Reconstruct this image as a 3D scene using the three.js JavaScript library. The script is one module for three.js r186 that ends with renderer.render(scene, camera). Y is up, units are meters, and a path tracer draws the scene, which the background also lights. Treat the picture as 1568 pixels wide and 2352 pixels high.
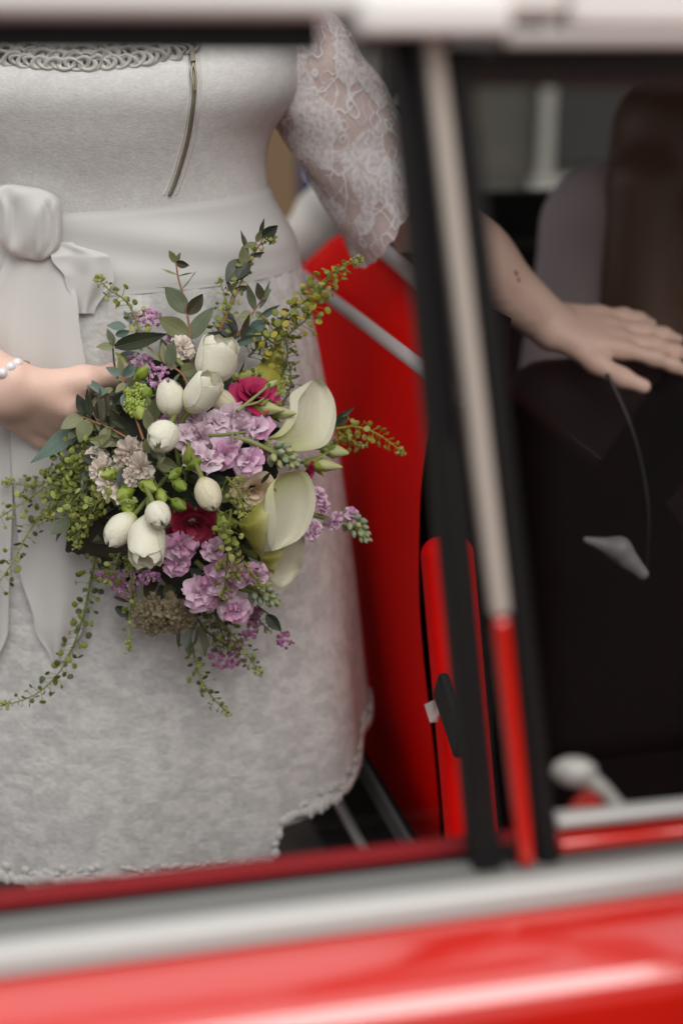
import * as THREE from 'three';
import { mergeGeometries, mergeVertices, toCreasedNormals } from 'three/addons/utils/BufferGeometryUtils.js';
import { MarchingCubes } from 'three/addons/objects/MarchingCubes.js';
import { RoundedBoxGeometry } from 'three/addons/geometries/RoundedBoxGeometry.js';

// ------------------------------------------------------------------ camera, sky, sun, exposure
const scene = new THREE.Scene();
const PITCH = 18 * Math.PI / 180, CAMH = 1.27, FOV = 39.6;
const camera = new THREE.PerspectiveCamera(FOV, 682 / 1024, 0.05, 300);
camera.position.set(0, CAMH, 0);
camera.rotation.x = -PITCH;
camera.focus = 1.315;
camera.userData.fStop = 1.9;
scene.add(camera);

const renderer = new THREE.WebGLRenderer({ antialias: true });
renderer.toneMapping = THREE.LinearToneMapping;
renderer.toneMappingExposure = 1.38;
renderer.shadowMap.enabled = true;

{ // an even overcast sky, a little brighter overhead
  const w = 128, h = 64, d = new Float32Array(w * h * 4);
  for (let y = 0; y < h; y++) for (let x = 0; x < w; x++) {
    const e = ((y + 0.5) / h - 0.5) * Math.PI;              // row 0 is the nadir
    const s = Math.sin(e), k = e > 0 ? (1 + 2 * s) / 3 : 0.37;
    const n = 1 + 0.05 * Math.sin(x / w * 12.566 + 5 * e) * Math.cos(e);
    const o = (y * w + x) * 4;
    d[o] = 0.99 * k * n; d[o + 1] = 0.985 * k * n; d[o + 2] = 0.985 * k * n; d[o + 3] = 1;
  }
  const t = new THREE.DataTexture(d, w, h, THREE.RGBAFormat, THREE.FloatType);
  t.mapping = THREE.EquirectangularReflectionMapping; t.magFilter = THREE.LinearFilter; t.minFilter = THREE.LinearFilter;
  t.needsUpdate = true;
  scene.background = t; scene.environment = t;
  scene.backgroundIntensity = 1.0; scene.environmentIntensity = 1.0;
}
const sun = new THREE.DirectionalLight(new THREE.Color(1.0, 0.968, 0.925), 1.3);
sun.position.set(1.4, 4.2, 1.9); sun.target.position.set(-0.1, 0.9, -1.3);
sun.castShadow = true; sun.shadow.radius = 75; sun.shadow.mapSize.set(2048, 2048);
Object.assign(sun.shadow.camera, { left: -4, right: 4, top: 4, bottom: -4, near: 0.1, far: 14 });
scene.add(sun, sun.target);

// ------------------------------------------------------------------ helpers
let seed = 7;
const rnd = () => { seed = (seed * 1664525 + 1013904223) >>> 0; return seed / 4294967296; };
const rr = (a, b) => a + (b - a) * rnd();
const V = (x, y, z) => new THREE.Vector3(x, y, z);
const lerp = (a, b, t) => a + (b - a) * t;
const sm = (a, b, x) => { const t = Math.min(1, Math.max(0, (x - a) / (b - a))); return t * t * (3 - 2 * t); };
const tab = (T, x) => { if (x <= T[0][0]) return T[0][1]; for (let i = 1; i < T.length; i++) if (x <= T[i][0]) return lerp(T[i - 1][1], T[i][1], sm(0, 1, (x - T[i - 1][0]) / (T[i][0] - T[i - 1][0])) * 0.5 + 0.5 * (x - T[i - 1][0]) / (T[i][0] - T[i - 1][0])); return T[T.length - 1][1]; };
// a point seen at (px, py) of the 1568 x 2352 photograph gives a direction; the distance comes from what it touches
const K = 2 * Math.tan(FOV * Math.PI / 360) / 2352, CP = Math.cos(PITCH), SP = Math.sin(PITCH);
const Rv = V(1, 0, 0), Uv = V(0, CP, -SP), Nv = V(0, SP, CP);
const dirOf = (px, py) => { const x = (px - 784) * K, y = (1176 - py) * K; return V(x, y * CP - SP, -(CP + y * SP)); };
const eye = camera.position.clone();
const P = (px, py, t) => dirOf(px, py).multiplyScalar(t).add(eye);
const PF = (px, py, f) => { const d = dirOf(px, py); return d.multiplyScalar(-f / d.z).add(eye); };

function mk(name, geo, mat, parent, base) {
  const m = new THREE.Mesh(geo, mat); m.name = name; m.castShadow = m.receiveShadow = true;
  if (base) m.position.sub(base);
  parent.add(m); return m;
}
function thing(name, label, category, base) {
  const g = new THREE.Group(); g.name = name; g.position.copy(base); g.userData = { label, category }; scene.add(g); return g;
}
function grid(nu, nv, fn, uv, col) {
  const p = [], u_ = [], idx = [], c = [];
  for (let j = 0; j <= nv; j++) for (let i = 0; i <= nu; i++) {
    const q = fn(i / nu, j / nv); p.push(q.x, q.y, q.z);
    const w = uv ? uv(i / nu, j / nv, q) : [i / nu, j / nv]; u_.push(w[0], w[1]);
    if (col) { const k = col(i / nu, j / nv); c.push(k[0], k[1], k[2]); }
  }
  for (let j = 0; j < nv; j++) for (let i = 0; i < nu; i++) { const a = j * (nu + 1) + i, b = a + 1, d = a + nu + 1, e = d + 1; idx.push(a, b, e, a, e, d); }
  const g = new THREE.BufferGeometry();
  g.setAttribute('position', new THREE.Float32BufferAttribute(p, 3));
  g.setAttribute('uv', new THREE.Float32BufferAttribute(u_, 2));
  if (col) g.setAttribute('color', new THREE.Float32BufferAttribute(c, 3));
  g.setIndex(idx); g.computeVertexNormals(); return g;
}
const bare = g => { const h = g.index ? g.toNonIndexed() : g.clone(); for (const k of Object.keys(h.attributes)) if (k !== 'position' && k !== 'normal') h.deleteAttribute(k); return h; };
const join = gs => mergeGeometries(gs.map(bare));
function tube(pts, r0, r1 = r0, n = 16, rs = 6) {
  const c = new THREE.CatmullRomCurve3(pts), fr = c.computeFrenetFrames(n, false);
  const g = grid(rs, n, (u, v) => {
    const k = Math.round(v * n), a = u * Math.PI * 2, r = lerp(r0, r1, v), q = c.getPointAt(v);
    return q.addScaledVector(fr.normals[k], r * Math.cos(a)).addScaledVector(fr.binormals[k], r * Math.sin(a));
  }, (u, v) => [u * 0.05, v * c.getLength()]);
  return g;
}
// a beam with rounded edges between two points: w across (side), d deep (front)
function beam(A, B, w, d, front, r = 0.002) {
  const y = B.clone().sub(A), L = y.length(); y.normalize();
  const x = y.clone().cross(front).normalize(), z = x.clone().cross(y);
  const g = new RoundedBoxGeometry(w, L, d, 3, Math.min(r, w * 0.49, d * 0.49));
  g.applyMatrix4(new THREE.Matrix4().makeBasis(x, y, z).setPosition(A.clone().add(B).multiplyScalar(0.5))); return g;
}
// closed outline pts [[a,b],...] (coordinates along axes A and B) swept along D from s0 to s1
function prism(pts, O, A, B, D, s0, s1, crease = 0.7) {
  const p = [], n = pts.length, idx = [];
  for (const s of [s0, s1]) for (const [a, b] of pts) { const q = O.clone().addScaledVector(A, a).addScaledVector(B, b).addScaledVector(D, s); p.push(q.x, q.y, q.z); }
  for (let i = 0; i < n; i++) { const j = (i + 1) % n; idx.push(i, j, n + j, i, n + j, n + i); }
  for (const t of THREE.ShapeUtils.triangulateShape(pts.map(q => new THREE.Vector2(q[0], q[1])), [])) { idx.push(t[2], t[1], t[0], n + t[0], n + t[1], n + t[2]); }
  const g = new THREE.BufferGeometry(); g.setAttribute('position', new THREE.Float32BufferAttribute(p, 3)); g.setIndex(idx);
  return toCreasedNormals(g, crease);
}
// periodic value noise for textures
function pnoise(n, s) {
  let q = s; const r = () => { q = (q * 1103515245 + 12345) >>> 0; return q / 4294967296; };
  const a = Float32Array.from({ length: n * n }, r);
  return (x, y) => {
    x = ((x % 1) + 1) % 1 * n; y = ((y % 1) + 1) % 1 * n;
    const i = Math.floor(x), j = Math.floor(y), f = x - i, g = y - j, u = f * f * (3 - 2 * f), v = g * g * (3 - 2 * g);
    const at = (i, j) => a[(j % n) * n + (i % n)];
    return lerp(lerp(at(i, j), at(i + 1, j), u), lerp(at(i, j + 1), at(i + 1, j + 1), u), v);
  };
}
function tex(n, fn, srgb = false, rep = 1) {
  const d = new Uint8Array(n * n * 4);
  for (let y = 0; y < n; y++) for (let x = 0; x < n; x++) {
    let c = fn(x / n, y / n); if (!Array.isArray(c)) c = [c, c, c];
    const o = (y * n + x) * 4; for (let k = 0; k < 3; k++) d[o + k] = Math.max(0, Math.min(255, c[k] * 255)); d[o + 3] = 255;
  }
  const t = new THREE.DataTexture(d, n, n); t.wrapS = t.wrapT = THREE.RepeatWrapping; t.magFilter = THREE.LinearFilter; t.minFilter = THREE.LinearMipmapLinearFilter; t.generateMipmaps = true;
  if (srgb) t.colorSpace = THREE.SRGBColorSpace; t.repeat.set(rep, rep); t.needsUpdate = true; return t;
}
const hermite = (T, x) => { // smooth curve through a table of values
  const n = T.length; if (x <= T[0][0]) return T[0][1]; if (x >= T[n - 1][0]) return T[n - 1][1];
  let i = 0; while (x > T[i + 1][0]) i++;
  const sl = k => (T[k + 1][1] - T[k][1]) / (T[k + 1][0] - T[k][0]), tan = k => k <= 0 ? sl(0) : k >= n - 1 ? sl(n - 2) : 0.5 * (sl(k - 1) + sl(k));
  const h = T[i + 1][0] - T[i][0], t = (x - T[i][0]) / h, t2 = t * t, t3 = t2 * t;
  return (2 * t3 - 3 * t2 + 1) * T[i][1] + (t3 - 2 * t2 + t) * h * tan(i) + (3 * t2 - 2 * t3) * T[i + 1][1] + (t3 - t2) * h * tan(i + 1);
};
const lin = (r, g, b) => new THREE.Color().setRGB(r, g, b);
const std = (c, rough = 0.8, o = {}) => new THREE.MeshPhysicalMaterial({ color: c, roughness: rough, side: THREE.DoubleSide, ...o });

// signed-distance bodies: bones [A, ra, B, rb], joined with a smooth minimum, meshed with marching cubes
function sdf(bones, cell, k = 0.02, extra) {
  const lo = V(9, 9, 9), hi = V(-9, -9, -9);
  for (const [A, ra, B, rb] of bones) for (const [q, r] of [[A, ra], [B, rb]]) { lo.min(V(q.x - r, q.y - r, q.z - r)); hi.max(V(q.x + r, q.y + r, q.z + r)); }
  const c = lo.clone().add(hi).multiplyScalar(0.5), e = hi.clone().sub(lo).multiplyScalar(0.5).addScalar(cell * 4);
  const n = Math.ceil(2 * Math.max(e.x, e.y, e.z) / cell);
  const mc = new MarchingCubes(n, new THREE.MeshBasicMaterial(), false, false, 260000);
  mc.isolation = 0; const h = n / 2, f = mc.field;
  const B_ = bones.map(([A, ra, B, rb]) => { const d = B.clone().sub(A); return [A.x, A.y, A.z, d.x, d.y, d.z, Math.max(1e-9, d.lengthSq()), ra, rb - ra]; });
  for (let z = 0; z < n; z++) for (let y = 0; y < n; y++) for (let x = 0; x < n; x++) {
    const X = c.x + (x - h) / h * e.x, Y = c.y + (y - h) / h * e.y, Z = c.z + (z - h) / h * e.z;
    let D = 1e3;
    for (const b of B_) {
      const px = X - b[0], py = Y - b[1], pz = Z - b[2];
      let t = (px * b[3] + py * b[4] + pz * b[5]) / b[6]; t = t < 0 ? 0 : t > 1 ? 1 : t;
      const dx = px - t * b[3], dy = py - t * b[4], dz = pz - t * b[5];
      const s = Math.sqrt(dx * dx + dy * dy + dz * dz) - (b[7] + t * b[8]);
      const m = Math.max(0, k - Math.abs(D - s)) / k; D = Math.min(D, s) - m * m * k * 0.25;
    }
    if (extra) D = extra(X, Y, Z, D);
    f[x + y * n + z * n * n] = -D;
  }
  mc.update();
  const g = new THREE.BufferGeometry(), cnt = mc.count, pa = new Float32Array(cnt * 3);
  for (let i = 0; i < cnt; i++) { pa[3 * i] = c.x + mc.positionArray[3 * i] * e.x; pa[3 * i + 1] = c.y + mc.positionArray[3 * i + 1] * e.y; pa[3 * i + 2] = c.z + mc.positionArray[3 * i + 2] * e.z; }
  g.setAttribute('position', new THREE.BufferAttribute(pa, 3));
  const m = mergeVertices(g, cell * 0.02); m.computeVertexNormals(); return m;
}
// hand bones: wrist point, unit direction of the fingers, unit normal out of the back of the hand, thumb side, curl per joint (radians)
function handBones(w, d, back, side, curls, thumb, s = 1) {
  const o = (a, b, c) => w.clone().addScaledVector(d, a * s).addScaledVector(side, b * s).addScaledVector(back, c * s);
  const B = [];
  for (let i = 0; i < 4; i++) B.push([o(0.0, (0.018 - i * 0.012) , 0), 0.018 * s, o(0.083 - i * i * 0.0025, 0.03 - i * 0.02, 0), 0.0115 * s]);
  const len = [[0.042, 0.026, 0.021], [0.047, 0.029, 0.022], [0.043, 0.027, 0.021], [0.033, 0.021, 0.019]];
  for (let i = 0; i < 4; i++) {
    let q = o(0.083 - i * i * 0.0025, 0.03 - i * 0.02, 0), a = 0; const fan = (0.09 - i * 0.06);
    for (let j = 0; j < 3; j++) {
      a += curls[i][j];
      const v = d.clone().multiplyScalar(Math.cos(a)).addScaledVector(back, -Math.sin(a)).addScaledVector(side, fan * Math.cos(a)).normalize();
      const e = q.clone().addScaledVector(v, len[i][j] * s);
      B.push([q, (0.0095 - j * 0.0011) * s, e, (0.0088 - j * 0.0013) * s]); q = e;
    }
  }
  let q = o(0.022, 0.024, -0.004);
  for (let j = 0; j < 3; j++) {
    const v = d.clone().multiplyScalar(thumb[j][0]).addScaledVector(side, thumb[j][1]).addScaledVector(back, thumb[j][2]).normalize();
    const e = q.clone().addScaledVector(v, [0.04, 0.034, 0.028][j] * s);
    B.push([q, [0.0145, 0.0118, 0.0105][j] * s, e, [0.012, 0.0105, 0.0088][j] * s]); q = e;
  }
  return B;
}

// ------------------------------------------------------------------ materials
const nA = pnoise(8, 3), nB = pnoise(24, 5), nC = pnoise(64, 9), nD = pnoise(14, 21), nE = pnoise(128, 31), nF = pnoise(20, 44);
const fbm = (x, y) => 0.45 * nA(x, y) + 0.3 * nB(x, y) + 0.25 * nC(x, y);
const M = {};
M.red = std(lin(0.6, 0.008, 0.0008), 0.22, { ior: 1.8, clearcoat: 1, clearcoatRoughness: 0.1 });
M.redSide = std(lin(0.82, 0.003, 0.001), 0.6, { specularIntensity: 0.12 });
M.redInner = std(lin(0.2, 0.004, 0.007), 0.5, { specularIntensity: 0.5 });
M.chrome = std(lin(0.8, 0.79, 0.77), 0.3, { metalness: 1 });
M.satin = std(lin(0.47, 0.465, 0.445), 0.5, { metalness: 0.3 });
M.dullAlu = std(lin(0.5, 0.47, 0.45), 0.5, { metalness: 0.7 });
M.creamTrim = std(lin(0.6, 0.55, 0.48), 0.4, { metalness: 0.35 });
M.frameWhite = std(lin(0.84, 0.82, 0.79), 0.4, { clearcoat: 0.3 });
M.polished = std(lin(0.72, 0.71, 0.72), 0.35, { metalness: 0.5 });
M.rubber = std(lin(0.009, 0.0085, 0.009), 0.6, { specularIntensity: 0.5 });
M.rubberGrey = std(lin(0.17, 0.17, 0.16), 0.5, { bumpMap: tex(128, (x, y) => nC(x, y)), bumpScale: 0.0004 });
M.blackPaint = std(lin(0.012, 0.011, 0.011), 0.3, { clearcoat: 0.5 });
M.brownTrim = std(lin(0.06, 0.047, 0.042), 0.6);
M.vinyl = std(lin(0.006, 0.005, 0.005), 0.7, { specularIntensity: 0.2 });
M.carpet = std(lin(0.03, 0.007, 0.008), 0.95);
M.headliner = std(lin(0.16, 0.15, 0.14), 0.9);
M.glass = std(lin(0.98, 0.98, 0.98), 0.0, { specularIntensity: 0.2, transmission: 1, thickness: 0, ior: 1.45 });
M.tint = std(lin(0.9, 0.9, 0.89), 0.0, { specularIntensity: 0.25, transmission: 1, thickness: 0, ior: 1.45 });
M.darkGlass = std(lin(0.01, 0.01, 0.012), 0.08, { ior: 1.5 });
M.skin = std(lin(0.78, 0.53, 0.43), 0.5, { sheen: 0.3, sheenColor: lin(0.8, 0.4, 0.3), sheenRoughness: 0.5 });
M.hair = std(lin(0.11, 0.05, 0.028), 0.5);
const bodT = (x, y) => 0.62 * nE(x, y) + 0.38 * nC(x * 1.0, y);
M.bodice = std(lin(1, 1, 1), 0.85, {
  map: tex(512, (x, y) => { const k = 0.79 + 0.035 * (bodT(x, y) - 0.5) * 2 + 0.03 * (nB(x, y) - 0.5); return [k, k * 0.993, k * 0.978]; }, true, 6),
  bumpMap: tex(512, bodT, false, 6), bumpScale: 0.00022,
});
const laceT = (x, y) => {
  const a = nB(x, y), b = nC(x + 0.3, y);
  return 0.34 * sm(0.3, 0.7, a) + 0.4 * b + 0.26 * nE(x, y);
};
M.lace = std(lin(1, 1, 1), 0.9, {
  map: tex(512, (x, y) => { const k = laceT(x, y), q = 0.68 + 0.15 * k + 0.03 * nA(x, y); return [q, q * 0.995, q * 0.982]; }, true, 4.6),
  bumpMap: tex(512, laceT, false, 4.6), bumpScale: 0.0008,
});
M.hemLace = std(lin(0.58, 0.57, 0.55), 0.9);
M.satinFabric = std(lin(0.55, 0.54, 0.52), 0.55, { sheen: 0.4, sheenColor: lin(1, 1, 1), sheenRoughness: 0.4 });
M.sleeveLace = std(lin(0.78, 0.75, 0.745), 0.9, {
  alphaMap: tex(512, (x, y) => {
    const a = nD(x, y), b = nF(x + 0.2, y + 0.1), c = nA(x, y);
    let k = 0.1 + 0.22 * nE(x, y);
    k = Math.max(k, 1 - Math.abs(a - 0.5) * 11); k = Math.max(k, 0.95 - Math.abs(b - 0.45) * 14);
    if (c > 0.47) k = Math.max(k, 0.45 + 0.5 * nC(x, y)); return Math.min(1, k);
  }, false, 5.5), transparent: true,
});
M.nude = std(lin(0.62, 0.47, 0.44), 0.85);
M.zip = std(lin(0.3, 0.27, 0.2), 0.4, { metalness: 0.7 });
M.pearl = std(lin(0.8, 0.77, 0.76), 0.2, { clearcoat: 1 });
M.gold = std(lin(0.75, 0.5, 0.3), 0.3, { metalness: 1 });
M.braid = std(lin(0.5, 0.49, 0.45), 0.45, { clearcoat: 0.4 });
M.mauve = std(lin(0.42, 0.33, 0.345), 0.95);
M.tattoo = std(lin(0.2, 0.13, 0.14), 0.6);
M.tattooRed = std(lin(0.3, 0.04, 0.08), 0.6);

// ------------------------------------------------------------------ ground and background
{
  const g = new THREE.PlaneGeometry(240, 240, 1, 1).rotateX(-Math.PI / 2);
  const uv = g.attributes.uv; for (let i = 0; i < uv.count; i++) uv.setXY(i, uv.getX(i) * 120, uv.getY(i) * 120);
  const m = mk('ground', g, std(lin(1, 1, 1), 0.9, { map: tex(256, (x, y) => { const k = 0.12 + 0.08 * nC(x, y) + 0.05 * nA(x, y); return [k * 1.12, k, k * 0.9]; }, true), bumpMap: tex(256, (x, y) => nC(x, y)), bumpScale: 0.004 }), scene);
  m.userData = { kind: 'structure', label: 'dark grey brown street surface' };
}
{
  const base = V(0, 0, -7);
  const b = thing('street_building', 'brown and grey building front with a blue door across the street', 'building', base);
  const wall = std(lin(1, 1, 1), 0.9, { map: tex(256, (x, y) => { const k = 0.34 + 0.14 * (fbm(x, y) - 0.5); return [k, k * 0.97, k * 0.9]; }, true), bumpMap: tex(256, fbm), bumpScale: 0.006 });
  const bx = (n, x0, x1, y0, y1, z0, z1, m, par = b) => mk(n, new THREE.BoxGeometry(x1 - x0, y1 - y0, z1 - z0).translate((x0 + x1) / 2, (y0 + y1) / 2, (z0 + z1) / 2), m, par);
  const brown = std(lin(0.17, 0.105, 0.05), 0.7), dark = std(lin(0.03, 0.028, 0.027), 0.7), blue = std(lin(0.008, 0.03, 0.16), 0.5), pale = std(lin(0.36, 0.35, 0.32), 0.8);
  bx('wall', -9, 12, 0, 6, -0.4, -0.02, wall);
  bx('pillar', -0.62, -0.205, 0, 1.42, -0.02, 0.16, brown);
  bx('lintel', -1.2, 0.05, 1.42, 1.62, -0.02, 0.2, dark);
  const dr = bx('door', -0.2, -0.03, 0, 1.4, -0.02, 0.06, blue);
  mk('handle', new THREE.SphereGeometry(0.03, 12, 8).translate(-0.14, 0.7, 0.09), M.chrome, dr);
  for (let i = 0; i < 5; i++) {
    const x = 1.0 + i * 1.5, w = bx('window', x, x + 0.85, 0.75, 2.3, -0.02, 0.02, dark);
    bx('frame', x - 0.06, x, 0.69, 2.36, -0.02, 0.06, pale, w); bx('frame', x + 0.85, x + 0.91, 0.69, 2.36, -0.02, 0.06, pale, w);
    bx('sill', x - 0.1, x + 0.95, 0.62, 0.69, -0.02, 0.12, pale, w);
  }
}

// ------------------------------------------------------------------ the car
// side plane of the car: l along the car towards its rear, m into the cabin, h up
const Lx = V(-0.259, 0, -0.966).normalize(), Mx = V(0.966, 0, -0.259).normalize(), S0 = V(0.46, 0, 0);
const CW = (l, m, h) => S0.clone().addScaledVector(Lx, l).addScaledVector(Mx, m).setY(h);
const toC = q => { const d = q.clone().sub(S0); return [d.dot(Lx), d.dot(Mx), q.y]; };
const PS = (px, py, m = 0) => { const d = dirOf(px, py), o = eye.clone().sub(S0); const t = (m - o.dot(Mx)) / d.dot(Mx); return d.multiplyScalar(t).add(eye); };
// door plane
const DA = 12.3 * Math.PI / 180, Dx = V(Math.cos(DA), 0, -Math.sin(DA)), Dn = V(Math.sin(DA), 0, Math.cos(DA)), D0 = V(0, 0, -0.7078), UP = V(0, 1, 0);
const DW = (s, h, o = 0) => D0.clone().addScaledVector(Dx, s).addScaledVector(Dn, o).setY(h);
const PD = (px, py, o = 0) => { const d = dirOf(px, py), q = eye.clone().sub(D0); const t = (o - q.dot(Dn)) / d.dot(Dn); return d.multiplyScalar(t).add(eye); };

const carBase = CW(1.2, 0.7, 0);
const car = thing('classic_car', 'red classic car with chrome trim, its door open in front of the bride', 'car', carBase);
const cp = (n, g, m, par) => par ? mk(n, g, m, par) : mk(n, g, m, car, carBase);
{
  const HB = 0.80, dO = D0.clone().setY(0), s0 = -0.62, s1 = 0.262;
  // outer skin with its rolled shoulder
  const skin = [[0.006, HB - 0.012]];
  for (let i = 0; i <= 6; i++) skin.push([0.012 + i * 0.0055, HB - 0.0125 - i * i * 0.00022]);
  for (let i = 1; i <= 8; i++) { const a = i / 8 * Math.PI / 2; skin.push([0.045 + 0.02 * Math.sin(a), HB - 0.0205 - 0.026 * (1 - Math.cos(a)) - 0.003 * i / 8]); }
  skin.push([0.0665, 0.71], [0.0672, 0.69], [0.069, 0.63], [0.075, 0.5], [0.05, 0.33], [0.02, 0.29], [-0.02, 0.3], [-0.02, HB - 0.03]);
  const door = cp('door', prism(skin, dO, Dn, UP, Dx, s0, s1, 0.6), M.red);
  const strip = []; for (let i = 0; i <= 10; i++) { const a = -0.25 + i / 10 * (Math.PI * 0.62); strip.push([-0.002 + 0.0118 * Math.cos(a), HB - 0.0075 + 0.0125 * Math.sin(a)]); }
  strip.push([-0.0075, HB - 0.012], [0.002, HB - 0.014]);
  cp('waist_strip', prism(strip, dO, Dn, UP, Dx, s0, s1, 0.9), M.satin, door).position.sub(V(0, 0, 0));
  cp('window_seal', prism([[-0.037, HB - 0.02], [-0.037, HB - 0.004], [-0.033, HB], [-0.012, HB + 0.001], [-0.0085, HB - 0.003], [-0.0085, HB - 0.02]], dO, Dn, UP, Dx, s0, s1, 0.6), M.rubberGrey, door);
  cp('glass_slot', prism([[-0.05, HB - 0.05], [-0.05, HB - 0.006], [-0.0375, HB - 0.006], [-0.0375, HB - 0.05]], dO, Dn, UP, Dx, s0, s1), M.rubber, door);
  cp('inner_cap', prism([[-0.05, HB - 0.02], [-0.05, HB - 0.003], [-0.054, HB - 0.001], [-0.066, HB - 0.002], [-0.072, HB - 0.014], [-0.072, 0.33], [-0.03, 0.32], [-0.03, HB - 0.06], [-0.05, HB - 0.06]], dO, Dn, UP, Dx, s0, s1 - 0.03, 0.6), M.redInner, door);
  // window frame
  const HT = 1.284, f = -0.02;
  const frame = cp('window_frame', beam(DW(s0, HT + 0.021, f), DW(0.115, HT + 0.021, f), 0.042, 0.03, Dn, 0.008), M.frameWhite);
  cp('corner_trim', beam(PD(815, 36, 0.002), PD(1165, 36, 0.002), 0.0185, 0.02, Dn, 0.005), M.frameWhite, frame);
  cp('rail_trim', beam(DW(0.116, HT + 0.019, f), DW(s1, HT + 0.019, f), 0.046, 0.028, Dn, 0.006), M.frameWhite, frame);
  cp('run_channel', beam(DW(s0, HT - 0.0078, f - 0.012), DW(-0.005, HT - 0.0078, f - 0.012), 0.0155, 0.016, Dn, 0.002), M.rubber, frame);
  cp('corner_channel', beam(PD(820, 104, f - 0.008), PD(1000, 104, f - 0.008), 0.0085, 0.012, Dn, 0.003), std(lin(0.09, 0.09, 0.1), 0.5), frame);
  cp('drip_rail', beam(PD(1150, 88, f + 0.006), PD(1800, 88, f + 0.006), 0.0085, 0.012, Dn, 0.002), M.dullAlu, frame);
  // vent window: divider, frame, pane, catch
  const px = (a, b, w, d, o, m, n, par, r) => cp(n, beam(PD(a[0], a[1], o), PD(b[0], b[1], o), w, d, Dn, r || 0.003), m, par);
  const div = px([928, 60], [1112, 1990], 0.0175, 0.024, -0.03, M.rubber, 'window_divider');
  px([962, 60], [1058, 1000], 0.004, 0.006, -0.012, M.blackPaint, 'divider_edge', div);
  px([984, 80], [1148, 1412], 0.0118, 0.01, -0.018, M.creamTrim, 'divider_trim', div, 0.004);
  px([1148, 1416], [1208, 1985], 0.0098, 0.01, -0.018, M.red, 'divider_red_reflection', div, 0.004);  // red reflection low on the chrome strip, painted as a solid red piece
  const vent = px([1040, 110], [1254, 1985], 0.0125, 0.02, -0.028, M.rubber, 'vent_frame');
  px([1005, 132], [1900, 140], 0.011, 0.02, -0.028, M.rubber, 'vent_frame_top', vent);
  px([1060, 176], [1900, 186], 0.0105, 0.014, -0.038, M.brownTrim, 'vent_frame_lip', vent);
  px([1268, 1884], [1900, 1818], 0.0085, 0.014, -0.03, M.satin, 'vent_frame_foot', vent, 0.004);
  px([1270, 1930], [1900, 1862], 0.009, 0.02, -0.032, M.red, 'vent_sill', vent, 0.004);
  px([1100, 1985], [1900, 1900], 0.014, 0.02, -0.034, M.rubber, 'vent_seal', vent);
  const pc = PD(1318, 1772, -0.044), cg = [];
  cg.push(new THREE.SphereGeometry(0.0115, 16, 12).scale(1.25, 0.8, 0.8).translate(pc.x, pc.y, pc.z));
  cg.push(tube([pc.clone(), PD(1370, 1800, -0.04), PD(1420, 1850, -0.036)], 0.006, 0.004, 8));
  cp('vent_catch', join(cg), M.satin, vent);
  cp('catch_base', prism([[-0.012, 0], [0.03, 0], [0.012, 0.017], [0.002, 0.02]], PD(1345, 1866, -0.046), Dx, UP, Dn, -0.004, 0.006), M.red, vent);
  const quad = (a, b, c, d, m, n, par) => { const g = grid(1, 1, (u, v) => a.clone().lerp(b, u).lerp(d.clone().lerp(c, u), v)); return cp(n, g, m, par); };
  quad(PD(1264, 1900, -0.03), DW(s1, 0.83, -0.03), DW(s1, 1.262, -0.03), PD(1040, 170, -0.03), M.tint, 'vent_pane');
  const pane = quad(DW(s0, 0.79, -0.043), PD(1100, 2040, -0.043), PD(930, 100, -0.043), DW(s0, 1.283, -0.043), M.glass, 'window_pane');
  const scr = std(lin(0.75, 0.74, 0.73), 0.6);
  for (const pts of [[[226, 42], [224, 80], [227, 122]], [[318, 352], [321, 372], [316, 392]], [[322, 395], [312, 412], [307, 430]], [[374, 66], [373, 108]], [[236, 58], [262, 62], [300, 78], [330, 98]], [[282, 56], [312, 76]], [[150, 62], [200, 70], [222, 84]]])
    cp('scratch', tube(pts.map(q => PD(q[0], q[1], -0.0425)), 0.00022, 0.00022, 10, 4), scr, pane);
}
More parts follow.
